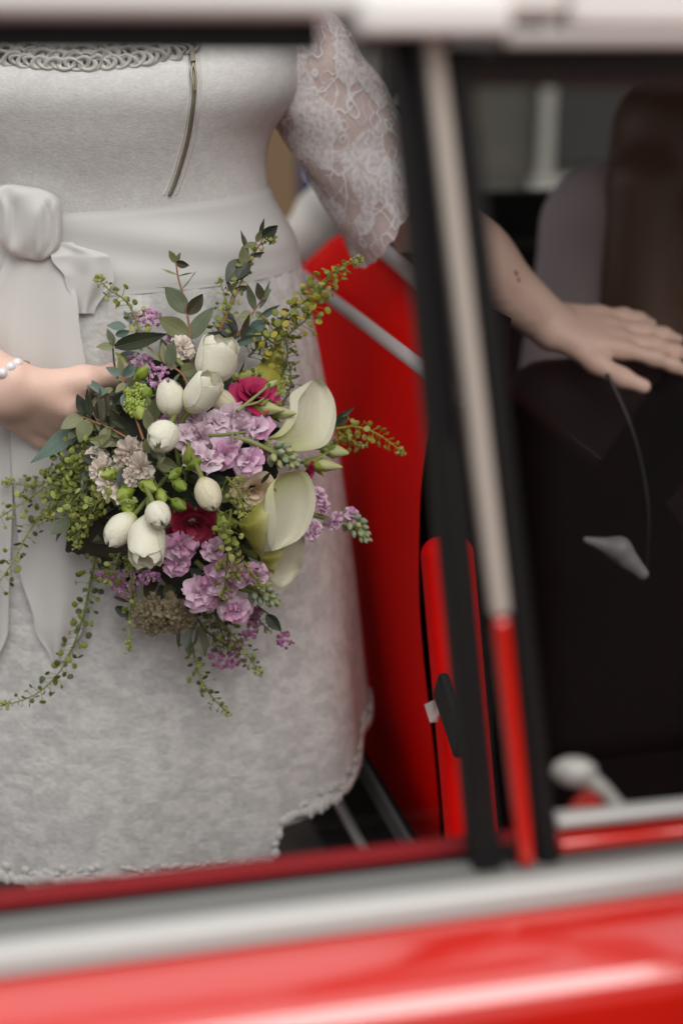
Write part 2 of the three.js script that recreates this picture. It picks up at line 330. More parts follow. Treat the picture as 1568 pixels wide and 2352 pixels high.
{ // side of the body behind the open door: a panel that rolls in at the top and falls away to the tail
  const topPx = [[1004, 672], [960, 640], [905, 592], [858, 552], [820, 520], [792, 506], [745, 545], [692, 588]];
  const top = topPx.map(q => toC(PS(q[0], q[1], 0.03))).map(c => [c[0], c[2]]);
  const e = top[top.length - 1]; top.push([e[0] + 0.25, e[1] - 0.22], [e[0] + 0.5, e[1] - 0.5]);
  const l0 = toC(PS(1004, 1300, 0))[0], l1 = top[top.length - 1][0];
  const foot = l => 0.37;
  const mOf = d => 0.045 * Math.exp(-d / 0.035) - 0.02 * sm(0, 0.2, d) + 0.03 * sm(0.25, 0.6, d);
  const outer = grid(44, 40, (u, v) => { const l = lerp(l0, l1, u), ht = tab(top, l), h = lerp(foot(l), ht, v); return CW(l, mOf(ht - h), h); });
  cp('side_panel', outer, M.redSide);
  cp('side_panel_lining', grid(20, 10, (u, v) => { const l = lerp(l0, l1, u), ht = tab(top, l); return CW(l, 0.07, lerp(foot(l), ht - 0.01, v)); }), M.vinyl);
  const S = (a, m) => a.map(q => PS(q[0], q[1], m));
  const ribbon = (pts, w, d, m, n, par) => { // a moulding that follows points on the panel
    const c = new THREE.CatmullRomCurve3(pts);
    return cp(n, grid(24, 8, (u, v) => { const q = c.getPointAt(u), a = v * Math.PI * 2; return q.addScaledVector(UP, w * 0.5 * Math.cos(a)).addScaledVector(Mx, d * 0.5 * Math.sin(a)); }), m, par);
  };
  ribbon(S([[560, 528], [700, 638], [770, 693], [830, 738], [905, 796], [1000, 868], [1060, 915]], -0.024), 0.0165, 0.012, M.polished, 'side_strip');
  ribbon(S([[838, 540], [870, 566], [905, 594], [960, 640], [1010, 680]], 0.028), 0.022, 0.02, M.polished, 'window_moulding');
  // rear side window in its rubber, above the belt
  const w = [[800, 488], [950, 620], [950, 290], [905, 250], [822, 330]].map(q => toC(PS(q[0], q[1], 0.055)));
  const sh = new THREE.Shape(w.map(c => new THREE.Vector2(c[0], c[2])));
  const wg = new THREE.ExtrudeGeometry(sh, { depth: 0.012, bevelEnabled: true, bevelSize: 0.004, bevelThickness: 0.004, bevelSegments: 2 });
  wg.applyMatrix4(new THREE.Matrix4().makeBasis(Lx, UP, Mx).setPosition(CW(0, 0.05, 0)));
  const pw = cp('pillar_window', wg, M.vinyl);
  cp('window_rubber', beam(PS(806, 470, 0.04), PS(1010, 650, 0.04), 0.02, 0.02, Mx, 0.006), M.rubber, pw);
  // jamb and its seal
  cp('door_jamb', beam(PS(1022, 1230, 0.004), PS(1090, 2010, 0.004), 0.05, 0.05, Mx, 0.02), M.redSide);
  cp('jamb_seal', tube([PS(1000, 640, 0.02), PS(1006, 1000, 0.015), PS(1004, 1225, 0.01), PS(1040, 1600, 0.03)], 0.011, 0.011, 20, 8), M.rubber);
  const st = cp('door_striker', beam(PS(1010, 1566, -0.022), PS(1062, 1720, -0.022), 0.036, 0.012, Mx, 0.005), M.rubber);
  cp('striker_wedge', prism([[0, 0], [0.034, 0.018], [0.022, -0.004], [0.006, -0.02]], PS(974, 1618, -0.035), V(1, 0, 0), UP, Mx, 0, 0.01), M.frameWhite, st);
  // rocker under the doors
  const rl = (px, py, m) => { const c = toC(PS(px, py, m)); return c[2]; };
  const hS = rl(800, 1870, -0.03), hG = rl(865, 1800, -0.03);
  const rock = cp('rocker', prism([[0.06, 0.2], [-0.02, 0.22], [-0.03, hS - 0.012], [-0.032, hG + 0.02], [-0.01, 0.372], [0.06, 0.372]], CW(0, 0, 0), Mx, UP, Lx, 0.78, 2.35, 0.5), M.vinyl);
  cp('rocker_trim', beam(CW(0.8, -0.034, hS), CW(2.3, -0.034, hS), 0.012, 0.012, Mx, 0.004), M.frameWhite, rock);
  cp('rocker_band', beam(CW(0.8, -0.036, hG), CW(2.3, -0.036, hG), 0.028, 0.008, Mx, 0.004), std(lin(0.06, 0.058, 0.062), 0.5), rock);
  cp('rocker_paint', beam(CW(0.8, 0.0, 0.39), CW(1.46, 0.0, 0.39), 0.03, 0.05, Mx, 0.01), M.red, rock);
  // cabin shell
  const box = (n, l0, l1, m0, m1, h0, h1, m, par) => { const g = new RoundedBoxGeometry(l1 - l0, h1 - h0, m1 - m0, 2, 0.01); g.applyMatrix4(new THREE.Matrix4().makeBasis(Lx, UP, Mx).setPosition(CW((l0 + l1) / 2, (m0 + m1) / 2, (h0 + h1) / 2))); return cp(n, g, m, par); };
  box('floor', 0.5, 2.6, 0.06, 1.32, 0.22, 0.27, M.carpet);
  box('roof', 1.06, 2.75, -0.02, 1.36, 1.43, 1.47, M.red);
  box('headlining', 1.1, 2.7, 0.03, 1.3, 1.405, 1.425, M.headliner);
  const far = box('far_side', 0.4, 2.75, 1.3, 1.35, 0.26, 0.93, M.red);
  box('far_trim', 0.5, 2.7, 1.26, 1.298, 0.28, 0.9, M.vinyl, far);
  for (const l of [1.0, 1.6, 2.32]) box('roof_pillar', l, l + 0.09, 1.29, 1.35, 0.935, 1.425, M.blackPaint);
  box('far_pane', 1.095, 1.595, 1.318, 1.322, 0.94, 1.41, M.tint); box('far_pane', 1.695, 2.315, 1.318, 1.322, 0.94, 1.41, M.tint);
  const rear = box('rear_bulkhead', 2.62, 2.68, 0.32, 1.29, 0.28, 1.02, M.vinyl);
  box('parcel_shelf', 2.35, 2.61, 0.3, 1.25, 0.86, 0.9, M.vinyl, rear);
  box('rear_pillar', 2.6, 2.7, 0.32, 0.42, 1.03, 1.425, M.blackPaint, rear); box('rear_pillar', 2.6, 2.7, 1.16, 1.31, 1.03, 1.425, M.blackPaint, rear);
  box('rear_pane', 2.64, 2.645, 0.43, 1.15, 1.03, 1.42, M.tint, rear);
  box('centre_pillar', 1.4, 1.47, 0.03, 0.07, 0.4, 0.9, M.vinyl);
  box('cant_rail', 1.06, 2.6, 0.0, 0.05, 1.37, 1.424, M.blackPaint);
  // dashboard, bonnet and nose run forward past the right of the view
  box('scuttle', 0.1, 0.62, 0.04, 1.3, 0.3, 0.93, M.red); box('dashboard', 0.63, 0.74, 0.1, 1.25, 0.7, 0.92, M.vinyl);
  for (const m of [0.03, 1.24]) cp('windscreen_pillar', beam(CW(0.52, m, 0.93), CW(1.05, m + (m < 0.5 ? 0.03 : -0.03), 1.42), 0.05, 0.05, Mx, 0.01), M.red);
  const ws = cp('windscreen', grid(1, 1, (u, v) => CW(lerp(0.53, 1.05, v), lerp(0.09, 1.19, u), lerp(0.935, 1.41, v))), M.tint);
  // bench in the back
  box('rear_seat_cushion', 1.95, 2.4, 0.12, 1.22, 0.28, 0.46, M.vinyl); box('rear_seat_back', 2.4, 2.52, 0.26, 1.22, 0.42, 0.95, M.vinyl);
  // wheels carry it
  for (const [l, m] of [[-0.2, 0.06], [-0.2, 1.14], [2.72, 0.06], [2.72, 1.14]]) {
    const q = CW(l, m + 0.07, 0.29), rot = new THREE.Matrix4().makeBasis(Lx, Mx, UP.clone().negate()).setPosition(q);
    const wheel = cp('wheel', new THREE.TorusGeometry(0.22, 0.07, 14, 30).rotateX(Math.PI / 2).applyMatrix4(rot), M.rubber);
    cp('rim', new THREE.CylinderGeometry(0.165, 0.165, 0.1, 26).applyMatrix4(rot), M.chrome, wheel);
  }
  box('bonnet', -0.75, 0.095, 0.1, 1.26, 0.33, 0.84, M.red); box('boot', 2.69, 3.0, 0.12, 1.24, 0.34, 0.78, M.red);
}
// the front seat that the hand rests on
const wristL = P(1266, 748, 1.62), thumbTip = P(1546, 848, 1.6);
{
  const c = toC(P(1400, 815, 1.64));
  const sx = l => l, top = c[2] - 0.012, m0 = toC(P(1180, 860, 1.66))[1], m1 = m0 + 0.52, l = c[0];
  const seat = cp('front_seat', (() => { const g = new RoundedBoxGeometry(0.52, top - 0.42, 0.13, 5, 0.055); const y = UP.clone().multiplyScalar(0.985).addScaledVector(Lx, 0.17).normalize(), z = Mx.clone().cross(y).normalize(); g.applyMatrix4(new THREE.Matrix4().makeBasis(Mx, y, z).setPosition(CW(l + 0.02, (m0 + m1) / 2, (top + 0.42) / 2))); return g; })(), M.vinyl);
  cp('seat_cushion', (() => { const g = new RoundedBoxGeometry(0.52, 0.15, 0.5, 5, 0.05); g.applyMatrix4(new THREE.Matrix4().makeBasis(Mx, UP, Lx.clone().negate()).setPosition(CW(l - 0.27, (m0 + m1) / 2, 0.38))); return g; })(), M.vinyl, seat);
  cp('piping', tube([P(1392, 858, 1.565), P(1440, 960, 1.56), P(1474, 1080, 1.57), P(1488, 1190, 1.58), P(1482, 1310, 1.6)], 0.0026, 0.002, 20), std(lin(0.016, 0.015, 0.015), 0.5), seat);
  cp('recline_plate', sdf([[P(1345, 1240, 1.5), 0.004, P(1420, 1262, 1.5), 0.0125], [P(1420, 1262, 1.5), 0.0125, P(1474, 1318, 1.5), 0.007], [P(1420, 1290, 1.56), 0.008, P(1440, 1290, 1.5), 0.008]], 0.003, 0.008), std(lin(0.13, 0.128, 0.132), 0.5), seat);
}

// ------------------------------------------------------------------ the bride
const XC = -0.25, FC = 1.52, brideBase = V(XC, 0, -FC);
const bride = thing('person', 'woman in a white lace dress holding a flower bouquet beside the red car', 'person', brideBase);
const bp = (n, g, m, par) => par ? mk(n, g, m, par) : mk(n, g, m, bride, brideBase);
const sil = [[96, 690, 0.13], [150, 692, 0.15], [200, 690, 0.158], [235, 676, 0.157], [265, 654, 0.153], [300, 628, 0.148], [350, 613, 0.139], [400, 612, 0.131], [450, 621, 0.127], [500, 646, 0.128], [560, 676, 0.133], [700, 710, 0.145], [900, 750, 0.158], [1100, 788, 0.168], [1300, 814, 0.178], [1500, 836, 0.188], [1640, 852, 0.195], [1900, 872, 0.2]]
  .map(([y, x, b]) => { const q = PF(x, y, FC); return [q.y, q.x - XC, b]; });
sil.reverse(); sil.push([1.33, 0.15, 0.1], [1.36, 0.13, 0.08]);
const Ta = sil.map(q => [q[0], q[1]]), Tb = sil.map(q => [q[0], q[2]]);
const hOf = py => PF(640, py, FC).y;
const ring = (h, th, k = 1, add = 0) => {
  const a = hermite(Ta, h) * k + add, b = hermite(Tb, h) * k + add, s = Math.sin(th), c = Math.cos(th);
  const e = 2.3, q = Math.pow(Math.pow(Math.abs(s), e) + Math.pow(Math.abs(c), e), -1 / e);
  return V(XC + a * s * q, h, -FC + b * c * q);
};
{
  const armL = { sh: V(-0.085, 1.335, -1.54), el: P(985, 512, 1.575) }, wr = P(10, 893, 1.352), armR = { sh: V(-0.43, 1.335, -1.53), el: V(-0.56, 1.07, -1.42) };
  const y = (x, h, f) => V(XC + x, h, -FC + f);
  const B = [
    [y(0, 1.28, 0), 0.09, y(0, 1.18, 0.01), 0.1], [y(-0.08, 1.25, 0), 0.075, y(0.08, 1.25, 0), 0.075], [y(0, 1.12, 0), 0.09, y(0, 1.0, 0), 0.095],
    [y(-0.08, 0.9, 0), 0.1, y(0.08, 0.9, 0), 0.1], [y(-0.14, 1.335, -0.01), 0.05, y(0.14, 1.335, -0.01), 0.05], [y(0, 1.34, -0.01), 0.055, y(0, 1.45, 0), 0.048],
    [armL.sh, 0.046, armL.el, 0.037], [armL.el, 0.037, armL.el.clone().lerp(wristL, 0.35), 0.038], [armL.el.clone().lerp(wristL, 0.35), 0.038, wristL, 0.0265],
    [armR.sh, 0.046, armR.el, 0.037], [armR.el, 0.037, armR.el.clone().lerp(wr, 0.4), 0.04], [armR.el.clone().lerp(wr, 0.4), 0.04, wr, 0.03],
    [y(-0.09, 0.86, 0), 0.085, y(-0.08, 0.48, 0.0), 0.05], [y(0.09, 0.86, 0), 0.085, y(0.08, 0.48, 0.0), 0.05],
    [y(-0.08, 0.48, 0), 0.05, y(-0.08, 0.3, -0.01), 0.05], [y(0.08, 0.48, 0), 0.05, y(0.08, 0.3, -0.01), 0.05],
    [y(-0.08, 0.3, -0.01), 0.05, y(-0.08, 0.08, -0.02), 0.034], [y(0.08, 0.3, -0.01), 0.05, y(0.08, 0.08, -0.02), 0.034],
    [y(-0.08, 0.05, -0.04), 0.035, y(-0.09, 0.035, 0.11), 0.025], [y(0.08, 0.05, -0.04), 0.035, y(0.09, 0.035, 0.11), 0.025],
  ];
  // left hand, flat on the seat back: fingers to the side, thumb to the front
  const dL = P(1480, 772, 1.63).sub(wristL).normalize();
  const sideL = V(0, -0.5, 0.86).addScaledVector(dL, -V(0, -0.5, 0.86).dot(dL)).normalize(), backL = sideL.clone().cross(dL).normalize(); if (backL.y < 0) backL.negate();
  const HL = handBones(wristL, dL, backL, sideL, [[0.1, 0.15, 0.1], [0.05, 0.15, 0.1], [0.0, 0.15, 0.12], [-0.02, 0.2, 0.15]], [[0.75, 0.62, -0.12], [0.86, 0.5, -0.1], [0.93, 0.36, -0.05]], 0.94);
  // right hand closed round the stems
  const dR = P(150, 976, 1.385).sub(wr).normalize();
  const sR0 = V(0.35, 0.75, 0.55), sR = sR0.addScaledVector(dR, -sR0.dot(dR)).normalize(), bR = dR.clone().cross(sR).normalize(); if (bR.z < 0) bR.negate();
  const HR = handBones(wr, dR, bR, sR, [[0.6, 1.1, 0.8], [0.65, 1.15, 0.8], [0.7, 1.15, 0.8], [0.75, 1.1, 0.8]], [[0.75, 0.55, -0.35], [0.8, 0.2, -0.6], [0.5, -0.3, -0.8]], 1.05);
  const hd = y(0, 1.56, 0.015), head = [[hd.clone().add(V(0, 0.03, -0.01)), 0.083, hd.clone().add(V(0, -0.06, 0.03)), 0.052], [hd.clone().add(V(0, -0.01, 0.085)), 0.009, hd.clone().add(V(0, -0.035, 0.1)), 0.012],
    [hd.clone().add(V(-0.079, -0.01, 0)), 0.012, hd.clone().add(V(-0.079, -0.035, 0.005)), 0.009], [hd.clone().add(V(0.079, -0.01, 0)), 0.012, hd.clone().add(V(0.079, -0.035, 0.005)), 0.009],
    [hd.clone().add(V(-0.018, -0.066, 0.082)), 0.007, hd.clone().add(V(0.018, -0.066, 0.082)), 0.007], [y(0, 1.42, 0), 0.046, y(0, 1.5, 0.0), 0.046]];
  const body = bp('body', join([sdf(B, 0.013, 0.035), sdf(HL.concat([[armL.el.clone().lerp(wristL, 0.85), 0.0285, wristL, 0.0265]]), 0.0035, 0.01), sdf(HR.concat([[armR.el.clone().lerp(wr, 0.85), 0.031, wr, 0.03]]), 0.0035, 0.01), sdf(head, 0.005, 0.025)]), M.skin);
  bp('hair', sdf([[hd.clone().add(V(0, 0.045, -0.025)), 0.09, hd.clone().add(V(0, -0.02, -0.045)), 0.08], [hd.clone().add(V(0, -0.05, -0.08)), 0.055, hd.clone().add(V(0, -0.01, -0.1)), 0.05]], 0.007, 0.03), M.hair);
  for (const s of [-1, 1]) bp('eye', new THREE.SphereGeometry(0.008, 12, 8).translate(hd.x + s * 0.03, hd.y + 0.005, hd.z + 0.073), std(lin(0.08, 0.05, 0.04), 0.2));
  // the small tattoo on the forearm
  const tA = armL.el.clone().lerp(wristL, 0.62), off = V(-0.12, 0.35, 0.93).normalize();
  for (let i = 0; i < 9; i++) { const a = i * 0.7, q = tA.clone().addScaledVector(off, 0.0352).add(V(0.012 * Math.cos(a), 0.012 * Math.sin(a), 0)); bp('tattoo', new THREE.SphereGeometry(0.0042, 8, 6).scale(1, 1, 0.4).translate(q.x, q.y, q.z - 0.001 - 0.0012 * (1 - Math.sin(a))), i % 3 ? M.tattoo : M.tattooRed); }
  { const q = armL.el.clone().lerp(wristL, 0.42).addScaledVector(off, 0.0385); bp('tattoo', new THREE.SphereGeometry(0.005, 10, 8).scale(0.7, 1.4, 0.5).translate(q.x, q.y, q.z), M.tattooRed); }
  // shoes
  for (const s of [-1, 1]) bp('shoe', sdf([[y(s * 0.08, 0.045, -0.05), 0.04, y(s * 0.09, 0.033, 0.12), 0.031], [y(s * 0.08, 0.02, -0.05), 0.02, y(s * 0.09, 0.018, 0.12), 0.018]], 0.007, 0.02), M.satinFabric);

  // bodice
  const hW = hOf(520), seam = th => 0.0018 * Math.exp(-Math.pow((th + 0.28) / 0.02, 2));
  const bod = bp('bodice', grid(120, 50, (u, v) => { const th = -Math.PI + u * 2 * Math.PI, h = lerp(hW, 1.345, v); return ring(h, th, 1, 0.0 - seam(th)); }, (u, v, q) => [u * 0.95, q.y]), M.bodice);
  // zip with its pull
  const onFront = (px, py, out = 0.002) => { // point of the dress front seen there
    let f = FC - 0.15; for (let i = 0; i < 14; i++) { const q = PF(px, py, f), a = hermite(Ta, q.y), b = hermite(Tb, q.y), d = Math.min(0.98, Math.abs((q.x - XC) / a)), e = 2.3; f = lerp(f, FC - b * Math.pow(1 - Math.pow(d, e), 1 / e) - out, 0.8); } return PF(px, py, f);
  };
  const zp = [[441, 108], [444, 150], [447, 195], [443, 250], [434, 310], [420, 365], [404, 415], [390, 448]];
  const zip = bp('zip', tube(zp.map(q => onFront(q[0], q[1], 0.001)), 0.0021, 0.0021, 40, 6), M.zip);
  for (const s of [-1, 1]) bp('zip_tape', tube(zp.map(q => onFront(q[0] + s * 13, q[1], -0.0008)), 0.0016, 0.0016, 40, 6), M.bodice, zip);
  bp('zip_pull', join([beam(onFront(441, 112, 0.005), onFront(444, 142, 0.006), 0.005, 0.003, Nv, 0.001), tube([[444, 145], [440, 165], [444, 190], [448, 212], [451, 190], [450, 165], [444, 145]].map(q => onFront(q[0], q[1], 0.006)), 0.0011, 0.0011, 30, 5)]), M.zip, zip);
  // braided neckline: rows of links
  const links = [];
  for (let r = 0; r < 3; r++) for (let i = 0; i < 30; i++) {
    const u = i / 29, x = lerp(-20, 440, u) + (r % 2) * 7, dip = 40 * (1 - Math.pow((x - 175) / 265, 2)), yb = 108 + Math.max(-6, dip) - r * 15; if (yb < 85) continue;
    links.push([x, yb]);
  }
  const trim = new THREE.Group(); trim.name = 'neckline_braid'; trim.position.sub(brideBase); bride.add(trim);
  links.forEach(([x, yy], i) => {
    const q = onFront(x, yy, 0.003), g = new THREE.TorusGeometry(0.0056 * rr(0.8, 1.15), 0.0023 * rr(0.8, 1.2), 7, 14).scale(1.35, rr(0.7, 1), 1).rotateZ((i % 2 ? 0.5 : -0.4) + rr(-0.35, 0.35)).rotateX(rr(-0.3, 0.3)).translate(q.x, q.y, q.z); mk('link', g, M.braid, trim);
  });
  // skirt
  const hem = th => { const a = Math.abs(th); return 0.418 + 0.014 * sm(0.5, 0, a) + 0.06 * sm(0.6, 0.68, a) + 0.05 * sm(0.75, 1.35, a) - 0.03 * sm(1.8, 3.1, a); };
  const lobes = (th, v) => 0.035 * v * Math.exp(-Math.pow((th + 0.12) / 0.22, 2)) - 0.03 * v * Math.exp(-Math.pow((th + 0.5) / 0.16, 2)) + v * v * (0.022 * Math.cos(6 * th + 0.5) + 0.02 * Math.cos(9 * th - 1.2)) + sm(0.55, 1, v) * (0.02 * Math.exp(-Math.pow((th - 0.56) / 0.12, 2)) - 0.03 * Math.exp(-Math.pow((th - 0.78) / 0.1, 2)) + 0.02 * Math.exp(-Math.pow((th - 1.1) / 0.14, 2)));
  const skirtTop = hOf(575);
  const skirt = bp('skirt', grid(220, 70, (u, v) => {
    const th = -Math.PI + u * 2 * Math.PI, h = lerp(skirtTop, hem(th) + 0.003 * Math.sin(th * 64), v);
    return ring(h, th, 1 + lobes(th, v), 0.0 + 0.0006 * Math.sin(th * 40 + h * 30) * (1 - v));
  }, (u, v, q) => [u * 1.25, q.y]), M.lace);
  bp('underskirt', grid(120, 20, (u, v) => { const th = -Math.PI + u * 2 * Math.PI, h = lerp(0.7, hem(th) - 0.012 - 0.004 * Math.sin(3 * th), v); return ring(h, th, 0.97 + 0.9 * lobes(th, v * 0.97), -0.004); }, (u, v, q) => [u * 1.2, q.y]), M.satinFabric, skirt);
  const sc = [];
  for (let i = 0; i < 300; i++) { const th = -Math.PI + i / 300 * 2 * Math.PI, h = hem(th), q = ring(h, th, 1 + lobes(th, 1), 0.001); const g = new THREE.SphereGeometry(1, 9, 7).scale(rr(0.004, 0.006), rr(0.005, 0.009), 0.0022).rotateY(th).translate(q.x, q.y + rr(0, 0.005), q.z); sc.push(g); if (rnd() < 0.6) sc.push(new THREE.SphereGeometry(1, 8, 6).scale(rr(0.002, 0.006), rr(0.002, 0.005), 0.0016).rotateZ(rr(-1, 1)).rotateY(th).translate(q.x, q.y + rr(0.008, 0.02), q.z)); }
  bp('hem_lace', join(sc), M.hemLace, skirt).userData = { kind: 'stuff' };
  // wrapped satin sash
  const hs0 = hOf(628), hs1 = hOf(452);
  bp('sash', grid(140, 44, (u, v) => {
    const th = -Math.PI + u * 2 * Math.PI, sl = 0.012 * Math.sin(th - 0.2), h = lerp(hs0, hs1, v) + sl;
    const fold = 0.0022 * (1 + Math.sin(h * 120 + 1.9 * Math.sin(th * 1.7) + 1.6 * th) * (0.6 + 0.4 * Math.sin(2.3 * th + 1))) * Math.sin(Math.PI * v) * sm(0, 0.35, v) + 0.0008;
    return ring(h, th, 1, fold + 0.001 * sm(0, 0.12, v) * sm(0, 0.1, 1 - v));
  }), M.satinFabric);
  // bow: knot, loop and tails
  const kq = onFront(66, 512, 0.016);
  const bow = bp('bow_knot', (() => { const g = new THREE.SphereGeometry(1, 40, 28), p = g.attributes.position; for (let i = 0; i < p.count; i++) { const x = p.getX(i), yv = p.getY(i), z = p.getZ(i), f = q => Math.sign(q) * Math.pow(Math.abs(q), 0.62); const w = 1 + 0.05 * Math.sin(yv * 5 + x * 3), cr = 0.0016 * Math.sin(x * 9 + 3 * yv) + 0.0013 * Math.sin(14 * x - 5 * yv + 1) + 0.003 * Math.exp(-Math.pow((x - 0.35 * yv - 0.15) / 0.12, 2)); p.setXYZ(i, f(x) * 0.037 * w * (0.86 + 0.14 * yv), f(yv) * 0.034 - 0.004 * x, f(z) * 0.012 + Math.max(0, z) * cr * 1.4); } g.computeVertexNormals(); g.rotateZ(-0.12).translate(kq.x, kq.y, kq.z); return g; })(), M.satinFabric);
  const drape = (rows, name) => { // rows: [py, pxLeft, pxRight, out]
    const n = rows.length - 1;
    const pt = (u, v, back) => { const k = Math.min(n - 1, Math.floor(v * n)), t = v * n - k, s = t * t * (3 - 2 * t), a = rows[k], b = rows[k + 1]; const py = lerp(a[0], b[0], t), x = lerp(lerp(a[1], a[2], u), lerp(b[1], b[2], u), s), o = lerp(a[3], b[3], t); return onFront(x, py, o + 0.0025 * Math.sin(u * 9 + v * 4) * Math.min(1, v * 3) - back); };
    bp(name, join([grid(16, 40, (u, v) => pt(u, v, 0)), grid(16, 40, (u, v) => pt(1 - u, v, 0.0012))]), M.satinFabric, bow);
  };
  drape([[560, 70, 128, 0.008], [700, 30, 180, 0.009], [1000, 25, 222, 0.008], [1300, 45, 212, 0.008], [1440, 80, 190, 0.012], [1520, 118, 150, 0.01]], 'bow_tail');
  drape([[560, 20, 80, 0.008], [760, -60, 60, 0.01], [1100, -90, 30, 0.009], [1440, -60, 20, 0.008], [1560, -40, -20, 0.008]], 'bow_tail');
  drape([[556, 105, 168, 0.01], [590, 118, 252, 0.014], [640, 150, 262, 0.012], [720, 178, 218, 0.008]], 'bow_loop');

  // sleeves of lace; the near one flares to a scalloped edge
  const sleeve = (A, B, r0, r1, name, flare) => {
    const ax = B.clone().sub(A), L = ax.length(); ax.normalize(); const s1 = V(0.9, 0, 0.43).addScaledVector(ax, -V(0.9, 0, 0.43).dot(ax)).normalize(), s2 = ax.clone().cross(s1);
    const lay = dr => grid(60, 30, (u, v) => { const a = u * Math.PI * 2, sc = 0.004 * Math.abs(Math.sin(a * 9)) * sm(0.9, 1, v), r = lerp(r0, r1, Math.pow(v, 1.1)) * (1 + 0.05 * Math.sin(3 * a + 5 * v) * v) + 0.0018 * Math.sin(a * 5 + v * 26) - dr; return A.clone().addScaledVector(ax, L * v * (1 + flare * 0.12 * Math.cos(a - 2.2) * v) + sc).addScaledVector(s1, r * Math.cos(a)).addScaledVector(s2, r * Math.sin(a)); }, (u, v) => [u * 0.36, v * L]);
    const s = bp(name, lay(0), M.sleeveLace); bp('lining', lay(0.003), M.nude, s); return s;
  };
  sleeve(armL.sh.clone().add(V(-0.012, 0.01, 0)), V(0.052, 1.11, -1.541), 0.054, 0.062, 'sleeve', 1);
  sleeve(armR.sh.clone().add(V(0.012, 0.01, 0)), armR.el.clone().add(V(0.005, 0.02, 0)), 0.054, 0.056, 'sleeve', 1);
  // bracelet on the right wrist
  const bc = armR.el.clone().lerp(wr, 0.99), ba = wr.clone().sub(armR.el).normalize(), b1 = V(0, 1, 0).addScaledVector(ba, -ba.y).normalize(), b2 = ba.clone().cross(b1);
  const tilt = a => bc.clone().addScaledVector(b1, 0.0335 * Math.cos(a)).addScaledVector(b2, 0.0335 * Math.sin(a)).addScaledVector(ba, 0.012 * Math.cos(a));
  const br = bp('bracelet', new THREE.TubeGeometry(new THREE.CatmullRomCurve3([...Array(24)].map((_, i) => tilt(i / 24 * 6.2832)), true), 64, 0.0009, 6, true), M.gold);
  for (const a of [0.15, 0.42, 0.72]) { const q = tilt(a * (b2.z > 0 ? 1 : -1)); bp('pearl', new THREE.SphereGeometry(0.0052, 16, 12).translate(q.x, q.y, q.z), M.pearl, br); }
}

// ------------------------------------------------------------------ passenger in the back seat
{
  const S = P(1545, 640, 2.05), c = toC(S), C = (dl, dm, h) => CW(c[0] + dl, c[1] + dm, h);
  const base = CW(c[0], c[1], 0), g = thing('person', 'passenger in a mauve top with brown hair inside the red car', 'person', base); g.name = 'person_001';
  const pp = (n, geo, m) => mk(n, geo, m, g, base);
  const hd = P(1568, 395, 1.95);
  const top = [[C(0.06, 0, 0.62), 0.14, C(0.02, 0, 0.92), 0.14], [C(0.0, -0.11, 1.05), 0.07, C(0, 0.13, 1.0), 0.06], [C(0, -0.14, 1.03), 0.062, C(-0.06, -0.21, 0.74), 0.055], [C(0, 0.15, 1.03), 0.055, C(-0.06, 0.19, 0.7), 0.05], [C(-0.06, -0.19, 0.7), 0.048, C(-0.22, -0.1, 0.6), 0.038], [C(-0.06, 0.19, 0.7), 0.048, C(-0.22, 0.1, 0.6), 0.038]];
  pp('top', sdf(top, 0.014, 0.05), M.mauve);
  const H = (x, y2, z) => hd.clone().addScaledVector(Lx, -z).addScaledVector(Mx, x).add(V(0, y2, 0));
  pp('body', join([sdf([[C(0, 0.02, 1.02), 0.05, hd.clone().add(V(0, -0.06, 0)), 0.045], [H(0, 0.03, -0.01), 0.08, H(0, -0.055, 0.03), 0.052], [H(0, -0.01, 0.085), 0.008, H(0, -0.03, 0.1), 0.011], [H(-0.016, -0.06, 0.08), 0.007, H(0.016, -0.06, 0.08), 0.007]], 0.008, 0.025),
    sdf([[C(-0.22, -0.1, 0.6), 0.03, C(-0.28, -0.07, 0.58), 0.026], [C(-0.28, -0.07, 0.58), 0.024, C(-0.34, -0.06, 0.56), 0.014]], 0.008), sdf([[C(-0.22, 0.1, 0.6), 0.03, C(-0.28, 0.07, 0.58), 0.026], [C(-0.28, 0.07, 0.58), 0.024, C(-0.34, 0.06, 0.56), 0.014]], 0.008)]), M.skin);
  pp('hair', sdf([[H(0, 0.05, -0.02), 0.092, H(0, -0.04, -0.05), 0.085], [H(-0.06, -0.02, 0.02), 0.06, H(-0.07, -0.24, 0.05), 0.06], [H(0.07, -0.02, 0.0), 0.045, H(0.085, -0.2, 0.02), 0.045]], 0.009, 0.03), M.hair);
  pp('trousers', sdf([[C(0.06, -0.08, 0.55), 0.085, C(-0.33, -0.09, 0.54), 0.06], [C(0.06, 0.08, 0.55), 0.085, C(-0.33, 0.09, 0.54), 0.06], [C(-0.33, -0.09, 0.54), 0.058, C(-0.3, -0.09, 0.31), 0.04], [C(-0.33, 0.09, 0.54), 0.058, C(-0.3, 0.09, 0.31), 0.04]], 0.013, 0.03), M.vinyl);
}

// ------------------------------------------------------------------ ribbon on the tail of the car
{
  const A = P(812, 415, 2.25), B = P(704, 548, 2.2), base = B.clone();
  const m = mk('ribbon', sdf([[A, 0.052, B, 0.043], [A.clone().add(V(0.12, 0.12, -0.02)), 0.035, A, 0.052]], 0.006, 0.02, (x, y, z, d) => d + 0.0025 * Math.sin(x * 90 + y * 70)), std(lin(0.84, 0.8, 0.74), 0.8), scene, V(0, 0, 0));
  m.userData = { label: 'rolled cream ribbon lying over the tail of the red car', category: 'ribbon' };
}

